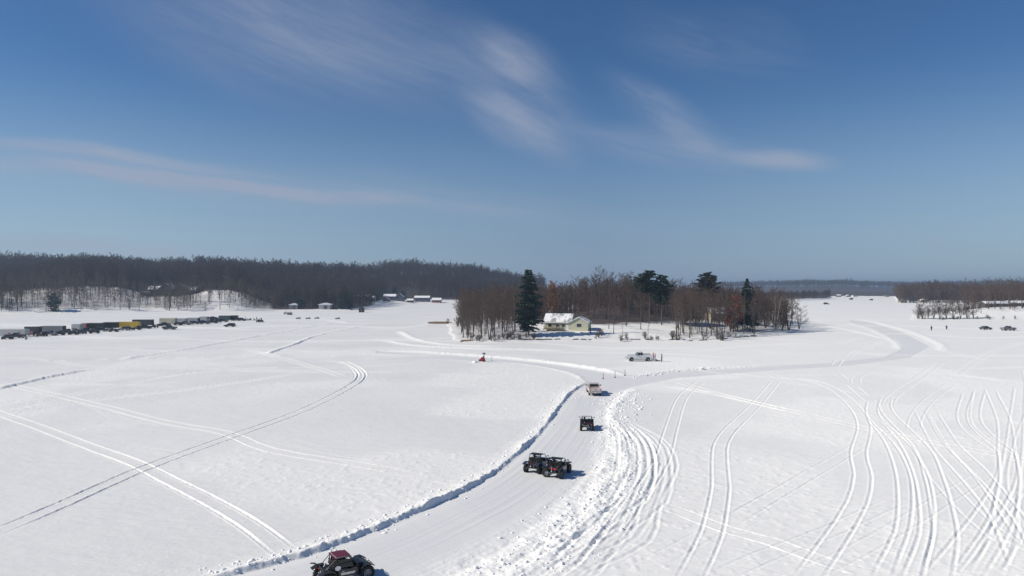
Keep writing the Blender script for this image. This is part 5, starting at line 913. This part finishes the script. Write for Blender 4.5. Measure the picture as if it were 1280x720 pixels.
for p in parts[1:]: tot = math_('ADD', tot, p)
tot = math_('MINIMUM', math_('MULTIPLY', tot, 1.45), .8)
hsv = N('ShaderNodeHueSaturation'); hsv.inputs['Saturation'].default_value = SKY_SAT; hsv.inputs['Value'].default_value = 1; LK(sky.outputs[0], hsv.inputs['Color'])
tn = N('ShaderNodeVectorMath'); tn.operation = 'MULTIPLY'; tn.inputs[1].default_value = SKY_TINT; LK(hsv.outputs[0], tn.inputs[0])
hr = N('ShaderNodeMapRange'); hr.interpolation_type = 'SMOOTHSTEP'; hr.inputs['From Min'].default_value = 260; hr.inputs['From Max'].default_value = -20; hr.inputs['To Max'].default_value = .85; LK(Vv, hr.inputs['Value'])
gl = N('ShaderNodeMapRange'); gl.inputs['From Min'].default_value = 0; gl.inputs['From Max'].default_value = 560; LK(math_('ABSOLUTE', math_('ADD', U, -100)), gl.inputs['Value'])
hc = mixc(HORIZ, HORIZ2, gl.outputs['Result'])
LK(mixc(mixc(tn.outputs[0], hc, hr.outputs['Result']), CLOUD, tot), bg.inputs['Color']); bg.inputs['Strength'].default_value = SKY_S
sl = bpy.data.lights.new('sun', 'SUN'); sl.energy = SUN_S; sl.angle = math.radians(.53); sl.color = SUN_C
so = bpy.data.objects.new('sun', sl); COL.objects.link(so)
d = Vector((math.sin(SUN_AZ) * math.cos(SUN_EL), math.cos(SUN_AZ) * math.cos(SUN_EL), math.sin(SUN_EL))); so.rotation_euler = d.to_track_quat('Z', 'Y').to_euler()
cam = bpy.data.cameras.new('camera'); co = bpy.data.objects.new('camera', cam); COL.objects.link(co); SC.camera = co
cam.sensor_width = 36; cam.lens = 36 * F / 1280; cam.clip_end = 20000; cam.clip_start = .5; cam.shift_y = 2 / 1280 * -1 * -1 * -1
co.location = (0, 0, CH); co.rotation_euler = (PI / 2, 0, 0)
SC.view_settings.view_transform = 'Standard'; SC.view_settings.look = 'None'; SC.view_settings.gamma = 1; SC.view_settings.exposure = EXPO
SC.render.engine = 'CYCLES'

def haze_box(dens, col=(.58, .76, 1.0)):
    hm = bpy.data.materials.new('haze'); hm.use_nodes = True; t = hm.node_tree; t.nodes.remove(t.nodes['Principled BSDF'])
    v = t.nodes.new('ShaderNodeVolumePrincipled'); v.inputs['Density'].default_value = dens; v.inputs['Color'].default_value = (*col, 1); v.inputs['Anisotropy'].default_value = .2
    t.links.new(v.outputs[0], t.nodes['Material Output'].inputs['Volume'])
    link('haze', MB().box((0, 0, 31), (13400, 13400, 64)).mesh('haze', hm), kind='stuff', label='thin pale blue winter haze over the lake', category='haze')
if HAZE: haze_box(HAZE)
